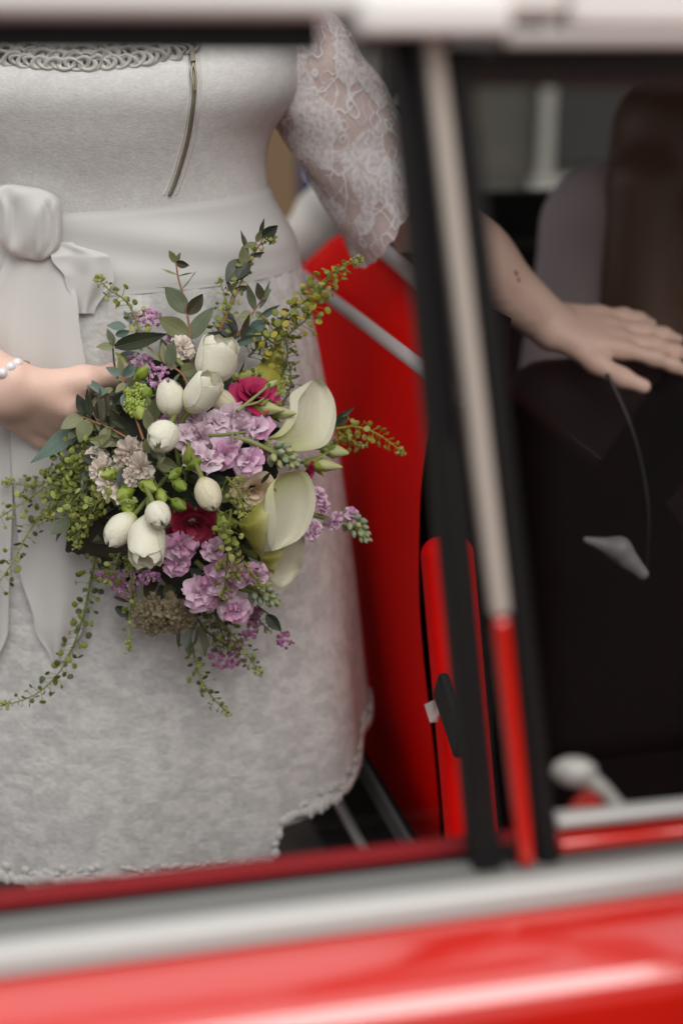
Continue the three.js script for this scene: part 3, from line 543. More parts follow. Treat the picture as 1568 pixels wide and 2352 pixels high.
// ------------------------------------------------------------------ the bouquet
const bqBase = P(440, 1090, 1.36);
const bouquet = thing('bouquet', 'bridal bouquet of white tulips, calla lilies, lilac stock and trailing greenery', 'bouquet', bqBase);
const depthAt = (px, py) => 1.3 + Math.min(py < 820 ? 0.045 : py < 900 ? lerp(0.045, 0.085, (py - 820) / 80) : 0.085, 0.1 * ((px - 450) ** 2 + (py - 1080) ** 2) / (400 * 400));
const Q = (px, py, dt = 0) => P(px, py, depthAt(px, py) + dt);
const MM = 0.000398;                                        // metres to a photograph pixel at the bouquet
const bq = (n, g, m, par) => par ? mk(n, g, m, par) : mk(n, g, m, bouquet, bqBase);
// a part with its own frame: y along (dx, dy) in the picture plane, leaning to the viewer by lean, turned about y by roll
function node(name, px, py, dx, dy, lean = 0, roll = 0, dt = 0, parent = bouquet) {
  const o = new THREE.Group(); o.name = name; parent.add(o);
  o.position.copy(Q(px, py, dt)).sub(bqBase); setFrame(o, dx, dy, lean, roll); return o;
}
function setFrame(o, dx, dy, lean, roll) {
  const y = Rv.clone().multiplyScalar(dx).addScaledVector(Uv, -dy).normalize().addScaledVector(Nv, lean).normalize();
  let z = Nv.clone().addScaledVector(y, -Nv.dot(y)); if (z.lengthSq() < 1e-4) z = Uv.clone().addScaledVector(y, -Uv.dot(y)); z.normalize();
  const x = y.clone().cross(z); o.quaternion.setFromRotationMatrix(new THREE.Matrix4().makeBasis(x, y, z)); o.rotateY(roll);
}
const leafy = (c, rough = 0.55, tr = 0.12) => std(c, rough, { transmission: tr, thickness: 0, bumpMap: leafBump, bumpScale: 0.0006 });
const leafBump = tex(128, (x, y) => { const m = Math.abs(x - 0.5), v = Math.abs(((y * 7 - m * 6) % 1 + 1) % 1 - 0.5); return 0.5 - 0.5 * Math.exp(-m * m * 900) + 0.15 * sm(0, 0.08, v) + 0.15 * nC(x, y); });
const petalBump = tex(128, (x, y) => 0.6 * nE(x, y * 0.15) + 0.4 * nB(x, y));
const petalMat = (c, tr = 0.2, rough = 0.6) => std(c, rough, { transmission: tr, thickness: 0, bumpMap: petalBump, bumpScale: 0.0004, vertexColors: true });
const G = {
  euc: [lin(0.15, 0.165, 0.066), lin(0.19, 0.2, 0.09), lin(0.105, 0.13, 0.07), lin(0.23, 0.235, 0.12)].map(c => leafy(c)),
  teal: [lin(0.14, 0.2, 0.16), lin(0.1, 0.16, 0.125)].map(c => leafy(c)),
  dark: [lin(0.03, 0.042, 0.018), lin(0.042, 0.05, 0.022), lin(0.028, 0.036, 0.022), lin(0.06, 0.055, 0.028)].map(c => leafy(c, 0.45, 0.05)),
  penny: leafy(lin(0.22, 0.26, 0.03), 0.6, 0.25), pennyPale: leafy(lin(0.38, 0.42, 0.1), 0.6, 0.25), pennyDark: leafy(lin(0.075, 0.095, 0.025), 0.6, 0.15), pennyGold: leafy(lin(0.42, 0.36, 0.03), 0.6, 0.25),
  stem: std(lin(0.17, 0.2, 0.05), 0.6), stemPale: std(lin(0.26, 0.29, 0.1), 0.6), stemDark: std(lin(0.06, 0.08, 0.025), 0.6), stemRed: std(lin(0.26, 0.11, 0.045), 0.6),
  tulip: petalMat(lin(0.86, 0.84, 0.69)), tulipCream: petalMat(lin(0.78, 0.72, 0.52)), calla: petalMat(lin(0.74, 0.73, 0.55), 0.22, 0.5),
  stock: [lin(0.85, 0.62, 0.75), lin(0.88, 0.7, 0.8), lin(0.76, 0.42, 0.62)].map(c => petalMat(c, 0.25)), stockPale: [lin(0.89, 0.76, 0.81), lin(0.87, 0.7, 0.77)].map(c => petalMat(c, 0.25)),
  beige: [lin(0.84, 0.75, 0.67), lin(0.8, 0.69, 0.6)].map(c => petalMat(c, 0.2)), olive: [lin(0.34, 0.3, 0.17), lin(0.4, 0.34, 0.2)].map(c => petalMat(c, 0.2)),
  magenta: [lin(0.55, 0.012, 0.13), lin(0.46, 0.008, 0.09)].map(c => petalMat(c, 0.15)), crimson: [lin(0.36, 0.008, 0.05), lin(0.3, 0.005, 0.035)].map(c => petalMat(c, 0.15)),
  peach: [lin(0.78, 0.62, 0.44), lin(0.8, 0.66, 0.5)].map(c => petalMat(c, 0.2)),
  bud: [lin(0.24, 0.32, 0.035), lin(0.3, 0.36, 0.06), lin(0.18, 0.25, 0.03)].map(c => std(c, 0.5)), budPale: std(lin(0.42, 0.43, 0.19), 0.55), budGrey: [lin(0.24, 0.29, 0.19), lin(0.36, 0.36, 0.16), lin(0.3, 0.34, 0.22)].map(c => std(c, 0.65)),
  wax: [lin(0.52, 0.25, 0.43), lin(0.62, 0.4, 0.53), lin(0.4, 0.15, 0.32)].map(c => std(c, 0.7)), waxDark: std(lin(0.24, 0.09, 0.15), 0.7), seed: std(lin(0.3, 0.38, 0.08), 0.5),
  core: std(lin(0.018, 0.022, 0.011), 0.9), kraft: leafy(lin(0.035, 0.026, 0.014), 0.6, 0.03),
};
// ---- shared shapes
const leafGeo = (wd, bend, fold, tip = 1) => grid(4, 10, (u, v) => {
  const w = Math.pow(Math.sin(Math.PI * Math.pow(v * 0.96 + 0.02, 0.8)), 0.85) * (tip > 1 ? 1 - 0.25 * v : 1), x = (u - 0.5) * wd * w;
  return V(x, v - bend * bend * 0.12 * v * v, bend * 0.35 * v * v + fold * Math.abs(u - 0.5) * wd * w + 0.012 * Math.sin(v * 9 + u * 3));
}, (u, v) => [u, v]);
const LG = { oval: [leafGeo(0.52, 0.3, 0.35), leafGeo(0.46, -0.25, 0.25), leafGeo(0.56, 0.55, 0.45)], lance: [leafGeo(0.3, 0.4, 0.3, 2), leafGeo(0.26, -0.3, 0.4, 2), leafGeo(0.34, 0.7, 0.5, 2)], round: [leafGeo(0.78, 0.2, 0.2), leafGeo(0.7, -0.3, 0.3)], slim: [leafGeo(0.12, 0.4, 0.6, 2), leafGeo(0.15, -0.2, 0.6, 2)] };
const pick = a => a[Math.floor(rnd() * a.length)];
function leaf(x0, y0, x1, y1, mat, kind = 'oval', lean = 0, roll = 0, dt = 0, parent = bouquet, name = 'leaf') {
  const len = Math.hypot(x1 - x0, y1 - y0) * MM * Math.sqrt(1 + lean * lean) * (depthAt(x0, y0) / 1.3);
  const o = new THREE.Mesh(pick(LG[kind]), mat); o.name = name; o.castShadow = o.receiveShadow = true;
  o.position.copy(Q(x0, y0, dt)).sub(bqBase); setFrame(o, x1 - x0, y1 - y0, lean, roll); o.scale.setScalar(len); parent.add(o); return o;
}
const stemOf = (pts, r0, r1, mat, dt = 0, parent, name = 'stem') => bq(name, tube(pts.map(q => Q(q[0], q[1], dt + (q[2] || 0))), r0, r1, Math.max(8, pts.length * 5), 6), mat, parent || null);
const grp = name => { const o = new THREE.Group(); o.name = name; bouquet.add(o); return o; };
const inG = (o, m) => { m.position.sub(bqBase); o.add(m); return m; };   // a world-space mesh under a part that sits at the bouquet's base

// ---- tulips: six cupped petals
const base2 = (c0, c1, p = 0.25) => (u, v) => { const k = sm(0, p, v); return [lerp(c0[0], c1[0], k), lerp(c0[1], c1[1], k), lerp(c0[2], c1[2], k)]; };
const tulipPetal = (open, inner, seedv) => grid(10, 14, (u, v) => {
  const a = (u - 0.5) * 2, wid = 1.3 * (v < 0.45 ? 0.4 + 0.6 * Math.sin(v / 0.45 * Math.PI / 2) : Math.sqrt(Math.max(0.004, 1 - Math.pow((v - 0.45) / 0.56, 2.8))));
  const th = a * wid, egg = v < 0.42 ? 0.34 + 0.66 * Math.sin(v / 0.42 * Math.PI / 2) : Math.sqrt(1 - Math.pow((v - 0.42) / 0.583, 2)), cupr = v < 0.42 ? egg : 1 + 0.12 * (v - 0.42), prof = lerp(egg, cupr, Math.min(1, open * 1.1));
  const r = 0.5 * prof * (inner ? 0.88 : 1) + 0.035 * Math.pow(Math.abs(a), 5) * Math.min(1, v * 2) - 0.014 * Math.exp(-a * a * 40) * v + 0.014 * Math.sin(5 * v + 4 * a + seedv) * v;
  return V(r * Math.sin(th), v * (1.04 - 0.05 * a * a + (inner ? 0.02 : 0)), r * Math.cos(th));
}, (u, v) => [u, v], base2([0.85, 0.86, 0.45], [1, 1, 1]));
const TP = {}; for (const o of [0.1, 0.3, 0.62, 0.9]) TP[o] = [[tulipPetal(o, false, 1), tulipPetal(o, false, 3.2)], [tulipPetal(o * 0.85, true, 2), tulipPetal(o * 0.8, true, 4.4)]];
function tulip(px, py, dx, dy, w, h, lean, open, mat = G.tulip, dt = 0, spin = 0.4) {
  w *= 0.95; h *= 1.1; const L = h * MM, o = node('tulip', px - dx * h * 0.5, py - dy * h * 0.5, dx, dy, lean, spin, dt - lean * L * 0.5);
  for (let k = 0; k < 6; k++) { const m = mk('petal', TP[open][k % 2][k < 4 ? 0 : 1], mat, o); m.rotation.y = k * Math.PI / 3 + 0.1 * (k % 3); m.scale.set(w * MM, L * (0.97 + 0.02 * (k % 3)), w * MM); m.rotation.z = 0.03 * (k % 3 - 1); }
  mk('pistil', new THREE.CapsuleGeometry(0.0018, L * 0.35, 4, 8).translate(0, L * 0.3, 0), G.budPale, o);
  mk('stem', new THREE.CylinderGeometry(0.0024, 0.0024, 0.05, 8).translate(0, -0.024, 0), G.stem, o);
  return o;
}
// ---- ruffled florets: stock, carnation, scabious, roses
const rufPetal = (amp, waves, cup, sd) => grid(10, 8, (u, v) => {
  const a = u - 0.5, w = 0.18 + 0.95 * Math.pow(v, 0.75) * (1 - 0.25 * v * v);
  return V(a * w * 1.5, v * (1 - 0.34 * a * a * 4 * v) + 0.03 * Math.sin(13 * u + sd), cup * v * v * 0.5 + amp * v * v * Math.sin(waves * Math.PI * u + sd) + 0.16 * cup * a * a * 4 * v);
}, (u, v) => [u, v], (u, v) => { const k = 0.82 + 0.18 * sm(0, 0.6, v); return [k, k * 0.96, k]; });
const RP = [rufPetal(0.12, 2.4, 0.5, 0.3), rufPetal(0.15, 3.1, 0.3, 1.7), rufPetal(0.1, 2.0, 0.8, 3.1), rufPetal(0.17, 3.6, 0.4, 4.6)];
const frillPetal = [0.4, 2.1, 3.9].map(sd => grid(16, 7, (u, v) => { const a = u - 0.5, w = 0.2 + 1.0 * v; return V(a * w, v * (1 - 0.3 * a * a * 4) + 0.05 * v * Math.sin(34 * u + sd), 0.25 * v * v + 0.09 * v * v * Math.sin(15 * u + sd)); }, (u, v) => [u, v], () => [1, 1, 1]));
const cupPetal = [0.2, 1.9, 3.3].map(sd => grid(10, 8, (u, v) => { const a = (u - 0.5) * 2, w = Math.pow(Math.sin(Math.PI * (0.12 + 0.62 * v)), 0.8), th = a * w * 1.05, r = 0.5 + 0.32 * Math.pow(v, 2); return V(r * Math.sin(th), v * (1 - 0.12 * a * a), r * Math.cos(th) - 0.5 + 0.03 * Math.sin(6 * v + 4 * a + sd)); }, (u, v) => [u, v], () => [1, 1, 1]));
function floret(name, px, py, dx, dy, lean, size, mats, rings, geos = RP, dt = 0, parent) {
  const o = node(name, px, py, dx, dy, lean, rr(0, 6), dt, parent || bouquet), s = size * MM * 0.56;
  rings.forEach(([n, tilt, sc], k) => { for (let i = 0; i < n; i++) { const m = mk('petal', pick(geos), pick(mats), o); m.rotation.order = 'YXZ'; m.rotation.y = i / n * Math.PI * 2 + k * 0.5 + rr(-0.25, 0.25); m.rotation.x = tilt + rr(-0.14, 0.14); m.rotation.z = rr(-0.2, 0.2); m.scale.setScalar(s * sc * rr(0.88, 1.12)); m.position.y = s * 0.08 * k; } });
  return o;
}
const STOCK = [[6, 1.2, 1], [5, 0.78, 0.84], [5, 0.32, 0.62]];
function rose(name, px, py, dx, dy, lean, size, mats, dt = 0) {
  const o = node(name, px, py, dx, dy, lean, 0.5, dt), s = size * MM * 0.5;
  [[4, 0.95, 1, 0.3], [4, 0.6, 0.86, 0.22], [3, 0.3, 0.7, 0.14], [3, 0.08, 0.5, 0.06]].forEach(([n, tilt, sc, r], k) => { for (let i = 0; i < n; i++) { const a = i / n * Math.PI * 2 + k * 0.7, m = mk('petal', pick(cupPetal), pick(mats), o); m.rotation.order = 'YXZ'; m.rotation.y = a; m.rotation.x = tilt + rr(-0.1, 0.1); m.scale.set(s * sc * 1.25, s * sc * 1.05, s * sc * 1.25); m.position.set(Math.sin(a) * r * s, s * 0.1 * k, Math.cos(a) * r * s); } });
  return o;
}
// ---- buds
const budGeo = (() => { const g = new THREE.SphereGeometry(0.5, 20, 16), p = g.attributes.position; for (let i = 0; i < p.count; i++) { const x = p.getX(i), y = p.getY(i), z = p.getZ(i), a = Math.atan2(z, x), k = 1 + 0.07 * Math.cos(5 * a + y * 5) - 0.38 * sm(0.1, 0.5, y); p.setXYZ(i, x * k, y, z * k); } g.computeVertexNormals(); return g; })();
const longBud = (() => { const g = new THREE.SphereGeometry(0.5, 20, 20), p = g.attributes.position; for (let i = 0; i < p.count; i++) { const x = p.getX(i), y = p.getY(i), z = p.getZ(i), a = Math.atan2(z, x), k = (1 + 0.06 * Math.cos(5 * a + y * 8)) * (1 - 0.45 * sm(0, 0.5, y)); p.setXYZ(i, x * k, y, z * k); } g.computeVertexNormals(); return g; })();
const sepal = leafGeo(0.5, 0.5, -0.5);
function bud(px, py, dx, dy, w, h, mat, geo = budGeo, lean = 0.4, dt = 0, calyx = true) {
  const o = node('flower_bud', px, py, dx, dy, lean, rr(0, 6), dt);
  w *= rr(0.78, 1.0); h *= rr(1.0, 1.3); const m = mk('bud', geo, mat, o); m.scale.set(w * MM, h * MM, w * MM * rr(0.85, 1));
  if (calyx) for (let i = 0; i < 4; i++) { const s = mk('sepal', sepal, pick(G.bud), o); s.rotation.order = 'YXZ'; s.rotation.y = i * 1.57; s.rotation.x = 0.22; s.position.set(Math.sin(i * 1.57) * w * MM * 0.3, -h * MM * 0.48, Math.cos(i * 1.57) * w * MM * 0.3); s.scale.setScalar(h * MM * 0.6); }
  mk('stem', new THREE.CylinderGeometry(0.0013, 0.0016, 0.03, 7).translate(0, -h * MM * 0.5 - 0.013, 0), G.stem, o);
  return o;
}
// ---- pennycress: a stem with disc pods on threads, tiny flowers at the tip
const pod = new THREE.SphereGeometry(1, 8, 6).scale(1, 1, 0.2), podS = new THREE.SphereGeometry(1, 6, 4);
function pennycress(pts, n, podPx, mats, dt = 0, spread = 34, stemMat = G.stem, tipN = 16) {
  const o = grp('pennycress_sprig'), c = new THREE.CatmullRomCurve3(pts.map(q => Q(q[0], q[1], dt + (q[2] || 0))));
  inG(o, bq('stem', tube(pts.map(q => Q(q[0], q[1], dt + (q[2] || 0))), 0.0013, 0.0006, 30, 6), stemMat, o));
  const threads = [], pods = [[], []], tip = [];
  for (let i = 0; i < n; i++) {
    const t = Math.min(0.98, (i + rr(0.1, 0.9)) / n), q = c.getPointAt(t), tg = c.getTangentAt(t), k = 1 - 0.6 * sm(0.6, 1, t);
    const a = i * 2.4 + rr(-0.4, 0.4), s1 = tg.clone().cross(Nv).normalize(), s2 = tg.clone().cross(s1);
    const d = s1.multiplyScalar(Math.cos(a)).addScaledVector(s2, Math.sin(a)).addScaledVector(tg, rr(0.1, 0.6)).normalize();
    const e = q.clone().addScaledVector(d, spread * MM * k * rr(0.6, 1.1)).add(V(0, -rr(0, 0.002), 0)), r = podPx * 0.5 * MM * k * rr(0.75, 1.2);
    threads.push(tube([q, q.clone().lerp(e, 0.5).add(V(0, 0.0008, 0)), e], 0.00035, 0.0003, 3, 4));
    const g = pod.clone().scale(r, r * rr(1, 1.3), r); g.rotateY(rr(-1.3, 1.3)).rotateX(rr(-0.7, 0.7)).rotateZ(rr(0, 3)).translate(e.x, e.y, e.z); pods[i % 2].push(g);
  }
  for (let i = 0; i < tipN; i++) { const q = c.getPointAt(rr(0.93, 1)), r = rr(2.2, 4.4) * MM; const e = q.add(V(rr(-1, 1), rr(-1, 1), rr(-1, 1)).multiplyScalar(9 * MM)); tip.push(podS.clone().scale(r, r, r).translate(e.x, e.y, e.z)); }
  inG(o, bq('pod_threads', join(threads), stemMat, o)).userData = { kind: 'stuff' };
  pods.forEach((p, k) => { if (p.length) inG(o, bq('seed_pods', join(p), mats[k % mats.length], o)).userData = { kind: 'stuff' }; });
  if (tip.length) inG(o, bq('tip_buds', join(tip), G.pennyPale, o)).userData = { kind: 'stuff' };
  return o;
}
// ---- clusters of tiny blossoms
function cluster(name, px, py, w, h, n, rPx, mats, dt = 0, thick = 14) {
  const o = grp(name), lists = mats.map(() => []), c = Q(px, py, dt + 0.012);
  for (let i = 0; i < n; i++) {
    const a = rr(0, 6.283), q = Math.sqrt(rnd()), e = Q(px + Math.cos(a) * q * w * 0.5, py + Math.sin(a) * q * h * 0.5, dt - rr(0, 1) * thick * MM * (1 - q * q) + rr(0, 0.004)), r = rPx * 0.5 * MM * rr(0.7, 1.25), L = lists[i % mats.length];
    for (let k = 0; k < 4; k++) L.push(podS.clone().scale(r * 0.62, r * 0.62, r * 0.4).translate(e.x + Math.cos(k * 1.57 + i) * r * 0.6, e.y + Math.sin(k * 1.57 + i) * r * 0.6, e.z + (k % 2) * r * 0.3));
  }
  lists.forEach((l, k) => { inG(o, bq('blossoms', join(l), mats[k], o)).userData = { kind: 'stuff' }; });
  inG(o, bq('stem', tube([c, Q(px, py, dt)], 0.001, 0.0006, 4), G.stemDark, o));
  return o;
}
// ---- stock spike tip: overlapping small buds
function spikeTip(px, py, dx, dy, len, wid, n, dt = 0) {
  const o = node('stock_spike_tip', px, py, dx, dy, 0.35, 0, dt);
  mk('stem', new THREE.CylinderGeometry(wid * MM * 0.14, wid * MM * 0.18, len * MM * 1.5, 8).translate(0, -len * MM * 0.2, 0), G.stemPale, o);
  for (let i = 0; i < n; i++) { const t = i / (n - 1), a = i * 2.4, r = wid * MM * 0.42 * (1 - 0.75 * t * t), m = mk('bud', budGeo, pick(G.budGrey), o), s = wid * MM * lerp(0.42, 0.2, t); m.position.set(Math.cos(a) * r, (t - 0.45) * len * MM, Math.sin(a) * r); m.rotation.order = 'YXZ'; m.rotation.y = -a + 1.57; m.rotation.x = lerp(0.9, 0.2, t); m.scale.set(s * 0.8, s * 1.25, s * 0.8); }
  return o;
}

// ================= arrangement
{ // dark heart of stems and leaves, and the handle in the hand
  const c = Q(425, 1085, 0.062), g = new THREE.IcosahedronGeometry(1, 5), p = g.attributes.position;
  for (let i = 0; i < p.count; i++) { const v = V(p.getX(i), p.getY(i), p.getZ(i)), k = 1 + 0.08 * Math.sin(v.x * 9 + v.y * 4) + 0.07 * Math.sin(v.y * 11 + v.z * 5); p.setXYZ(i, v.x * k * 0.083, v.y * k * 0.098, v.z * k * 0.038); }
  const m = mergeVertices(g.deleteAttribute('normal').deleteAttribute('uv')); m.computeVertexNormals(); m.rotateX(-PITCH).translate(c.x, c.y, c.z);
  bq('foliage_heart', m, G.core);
  const hnd = P(150, 1010, 1.42), tail = P(60, 1080, 1.44);
  for (let i = 0; i < 12; i++) { const a = i * 2.4, r = 0.009 * Math.sqrt(i / 12), off = V(Math.cos(a) * r, Math.sin(a) * r, Math.sin(a * 1.7) * r * 0.6); bq('handle_stem', tube([c.clone().addScaledVector(off, 3), hnd.clone().add(off), tail.clone().addScaledVector(off, 1.3)], 0.0024, 0.0022, 12, 6), i % 3 ? G.stem : G.stemDark); }
  // filler leaves over the heart
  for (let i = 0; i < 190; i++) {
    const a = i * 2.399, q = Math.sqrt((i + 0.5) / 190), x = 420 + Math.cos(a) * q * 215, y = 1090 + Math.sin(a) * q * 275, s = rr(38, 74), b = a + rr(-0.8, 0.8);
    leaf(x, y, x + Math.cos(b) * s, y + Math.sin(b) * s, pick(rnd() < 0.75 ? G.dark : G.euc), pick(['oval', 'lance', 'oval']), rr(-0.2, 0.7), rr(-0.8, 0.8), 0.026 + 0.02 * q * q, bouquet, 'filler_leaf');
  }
}
// white tulips
tulip(497, 828, 0.28, -0.96, 96, 100, 0.35, 0.62, G.tulip, -0.002, 0.2);
tulip(392, 915, -0.1, -0.99, 68, 76, 0.35, 0.1, G.tulip, -0.01, 0.55);
tulip(466, 903, 0.62, -0.78, 78, 92, 0.5, 0.62, G.tulip, -0.008, 0.9);
tulip(514, 922, 0.75, 0.66, 52, 66, 0.2, 0.1, G.tulipCream, 0.006, 0.3);
tulip(381, 1003, -0.2, 0.6, 74, 74, 1.2, 0.1, G.tulip, -0.012, 0.1);
tulip(280, 1218, -0.62, 0.78, 68, 82, 0.35, 0.1, G.tulip, -0.006, 0.5);
tulip(370, 1186, 0.45, 0.75, 60, 64, 1.0, 0.1, G.tulip, -0.018, 0.2);
tulip(344, 1246, 0.05, 1.0, 84, 108, 0.55, 0.62, G.tulip, -0.008, 0.0);
tulip(482, 1137, 0.42, 0.91, 62, 74, 0.5, 0.1, G.tulipCream, -0.012, 0.7);
rose('cream_rose', 578, 1120, 0.3, 0.5, 1.2, 84, G.peach, 0.002);
// calla lilies
// each spathe is a cupped sheet between its two edges, from the tube to the tip, one edge rolled over
function spathe(o, name, rows, cup, roll, dt, col, sd = 1) {
  const n = rows.length - 1, cr = k => new THREE.CatmullRomCurve3(rows.map(r => V(r[k], r[k + 1], 0)), false, 'centripetal'), A = cr(0), B = cr(2);
  const f = (u, v) => {
    const a = A.getPoint(v), b = B.getPoint(v), w = a.distanceTo(b), lip = roll ? sm(0.2, 0, u) : 0, uu = roll ? Math.max(0, (u - 0.12) / 0.88) : u;
    const x = lerp(a.x, b.x, uu), y = lerp(a.y, b.y, uu), k = Math.sin(Math.PI * uu);
    const rx = lip * roll * Math.sin(Math.PI * v) * (u < 0.12 ? (0.12 - u) / 0.12 : 0);
    const d = a.distanceTo(b) > 1 ? b.clone().sub(a).normalize() : V(1, 0, 0);
    const ed = sm(0.9, 1, u) * 0.004 * Math.sin(Math.PI * v);
    return Q(x + d.x * rx, y + d.y * rx, dt + sd * cup * w * MM * k - lip * roll * MM * 0.5 * Math.sin(Math.PI * v) + ed + 0.0012 * Math.sin(uu * 9 + v * 3));
  };
  return inG(o, bq(name, grid(30, 26, f, (u, v) => [u * 2, v], col), G.calla, o));
}
const callaWhite = base2([0.72, 0.76, 0.36], [1, 1, 1], 0.55), callaOlive = (u, v) => { const k = sm(0.35, 1.1, v); return [lerp(0.52, 0.78, k), lerp(0.5, 0.77, k), lerp(0.1, 0.42, k)]; };
const callaHead = (parts, stem, sp) => {
  const o = grp('calla_lily'); for (const [name, rows, cup, roll, dt, col, sd] of parts) spathe(o, name, rows, cup, roll, dt, col, sd);
  inG(o, bq('stem', tube(stem.map(q => Q(q[0], q[1], q[2])), 0.0045, 0.004, 10, 8), G.stem, o));
  if (sp) inG(o, bq('spadix', tube(sp.map(q => Q(q[0], q[1], q[2])), 0.003, 0.0022, 8, 8), std(lin(0.62, 0.5, 0.12), 0.7), o));
};
callaHead([['spathe', [[610, 1008, 622, 1030], [640, 988, 682, 1036], [662, 945, 748, 1022], [665, 905, 771, 968], [690, 887, 766, 915], [718, 872, 738, 868]], 0.3, 26, 0.0, callaWhite, 1],
  ['spathe_tube', [[606, 1012, 618, 1034], [640, 990, 668, 1036], [668, 955, 706, 1032]], 0.35, 0, 0.014, callaOlive, 1]], [[614, 1020, 0.004], [580, 1050, 0.02], [520, 1085, 0.05]]);
callaHead([['spathe', [[640, 1092, 652, 1086], [612, 1125, 700, 1082], [605, 1170, 724, 1130], [608, 1215, 718, 1188], [614, 1250, 690, 1236], [624, 1266, 640, 1262]], 0.34, 30, -0.018, callaWhite, 1],
  ['spathe_tube', [[546, 1200, 556, 1222], [572, 1176, 574, 1250], [600, 1150, 592, 1272], [618, 1140, 606, 1282]], 0.3, 0, -0.008, callaOlive, -1]], [[552, 1212, -0.004], [520, 1190, 0.02], [480, 1150, 0.05]]);
callaHead([['spathe', [[596, 1272, 604, 1290], [622, 1268, 614, 1318], [660, 1250, 622, 1342], [696, 1228, 640, 1358], [700, 1262, 662, 1346], [694, 1296, 686, 1318]], 0.2, 0, 0.008, callaWhite, 1],
  ['spathe_tube', [[592, 1270, 602, 1292], [618, 1266, 616, 1310], [654, 1262, 628, 1318]], 0.25, 0, 0.0, callaOlive, -1]], [[598, 1280, 0.006], [560, 1260, 0.03], [500, 1200, 0.06]]);
callaHead([['spathe', [[566, 866, 600, 930], [580, 850, 640, 914], [606, 826, 655, 872], [632, 800, 655, 830], [644, 780, 654, 796], [651, 768, 655, 774]], 0.22, 0, 0.022, callaOlive, -1],
  ['spathe_rim', [[646, 905, 654, 905], [652, 872, 662, 872], [650, 830, 660, 832], [646, 795, 656, 798], [650, 768, 656, 772]], 0.3, 0, 0.02, callaWhite, 1]], [[582, 900, 0.03], [550, 940, 0.04], [500, 1000, 0.06]]);
// magenta and crimson
rose('magenta_rose', 582, 918, 0.2, -0.5, 1.1, 92, G.magenta, 0.006);
rose('crimson_rose', 444, 1196, 0.1, 0.6, 1.3, 96, G.crimson, 0.008);
rose('magenta_rose', 702, 1082, 0.8, 0.3, 0.3, 44, G.magenta, 0.02);
// lilac stock, its florets one by one
for (const [x, y, s, pal] of [[440, 958, 66, 1], [424, 1000, 60, 1], [462, 1000, 62, 1], [500, 972, 60, 1], [540, 958, 66, 1], [556, 985, 62, 1], [592, 985, 70, 0], [452, 1045, 66, 1], [480, 1060, 58, 1], [512, 1040, 78, 0], [572, 1062, 74, 0], [622, 1032, 40, 0], [534, 1010, 50, 1]])
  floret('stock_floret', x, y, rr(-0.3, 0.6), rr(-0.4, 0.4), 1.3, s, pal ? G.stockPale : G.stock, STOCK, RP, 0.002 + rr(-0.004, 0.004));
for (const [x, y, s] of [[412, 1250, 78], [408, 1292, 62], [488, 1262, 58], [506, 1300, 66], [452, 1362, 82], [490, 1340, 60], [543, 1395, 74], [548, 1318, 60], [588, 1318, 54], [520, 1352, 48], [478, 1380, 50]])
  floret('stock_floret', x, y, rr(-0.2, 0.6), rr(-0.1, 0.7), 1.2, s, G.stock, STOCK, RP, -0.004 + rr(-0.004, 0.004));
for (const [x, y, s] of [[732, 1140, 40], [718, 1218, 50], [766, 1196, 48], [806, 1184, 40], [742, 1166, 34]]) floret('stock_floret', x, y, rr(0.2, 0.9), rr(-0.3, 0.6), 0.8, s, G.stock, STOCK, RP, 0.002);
spikeTip(657, 1052, 0.75, 0.45, 66, 58, 20, -0.012); spikeTip(826, 1218, 0.6, 0.75, 66, 52, 18, 0.0); spikeTip(612, 1368, 0.8, 0.5, 66, 56, 20, -0.006);
stemOf([[520, 1000], [570, 1012], [640, 1045]], 0.0028, 0.0024, G.stemPale, -0.004); stemOf([[480, 1000], [520, 998], [565, 992]], 0.0016, 0.0014, G.stem, -0.008); stemOf([[690, 1175], [740, 1188], [825, 1215]], 0.0026, 0.002, G.stem, 0.006); stemOf([[450, 1290], [520, 1340], [610, 1368]], 0.0026, 0.0022, G.stem, 0.004);
// beige frilled heads and the dry olive one
for (const [x, y, s] of [[300, 1038, 74], [328, 1072, 66], [258, 1108, 68], [236, 1080, 62], [280, 1132, 54], [222, 1052, 56], [418, 800, 56], [304, 1092, 48]]) floret('beige_frilled_flower', x, y, rr(-0.5, 0.5), rr(-0.3, 0.6), 1.3, s, G.beige, [[7, 1.2, 1], [6, 0.7, 0.75], [5, 0.25, 0.5]], frillPetal, -0.004);
for (let i = 0; i < 30; i++) { const a = i * 2.4, q = Math.sqrt(i / 30); floret('dry_hydrangea_floret', 372 + Math.cos(a) * q * 70, 1412 + Math.sin(a) * q * 40, Math.cos(a) * 0.6, 0.5 + Math.sin(a) * 0.5, 1.0, rr(26, 40), G.olive, [[5, 1.1, 1], [3, 0.3, 0.5]], RP, 0.004 - 0.012 * (1 - q * q)); }
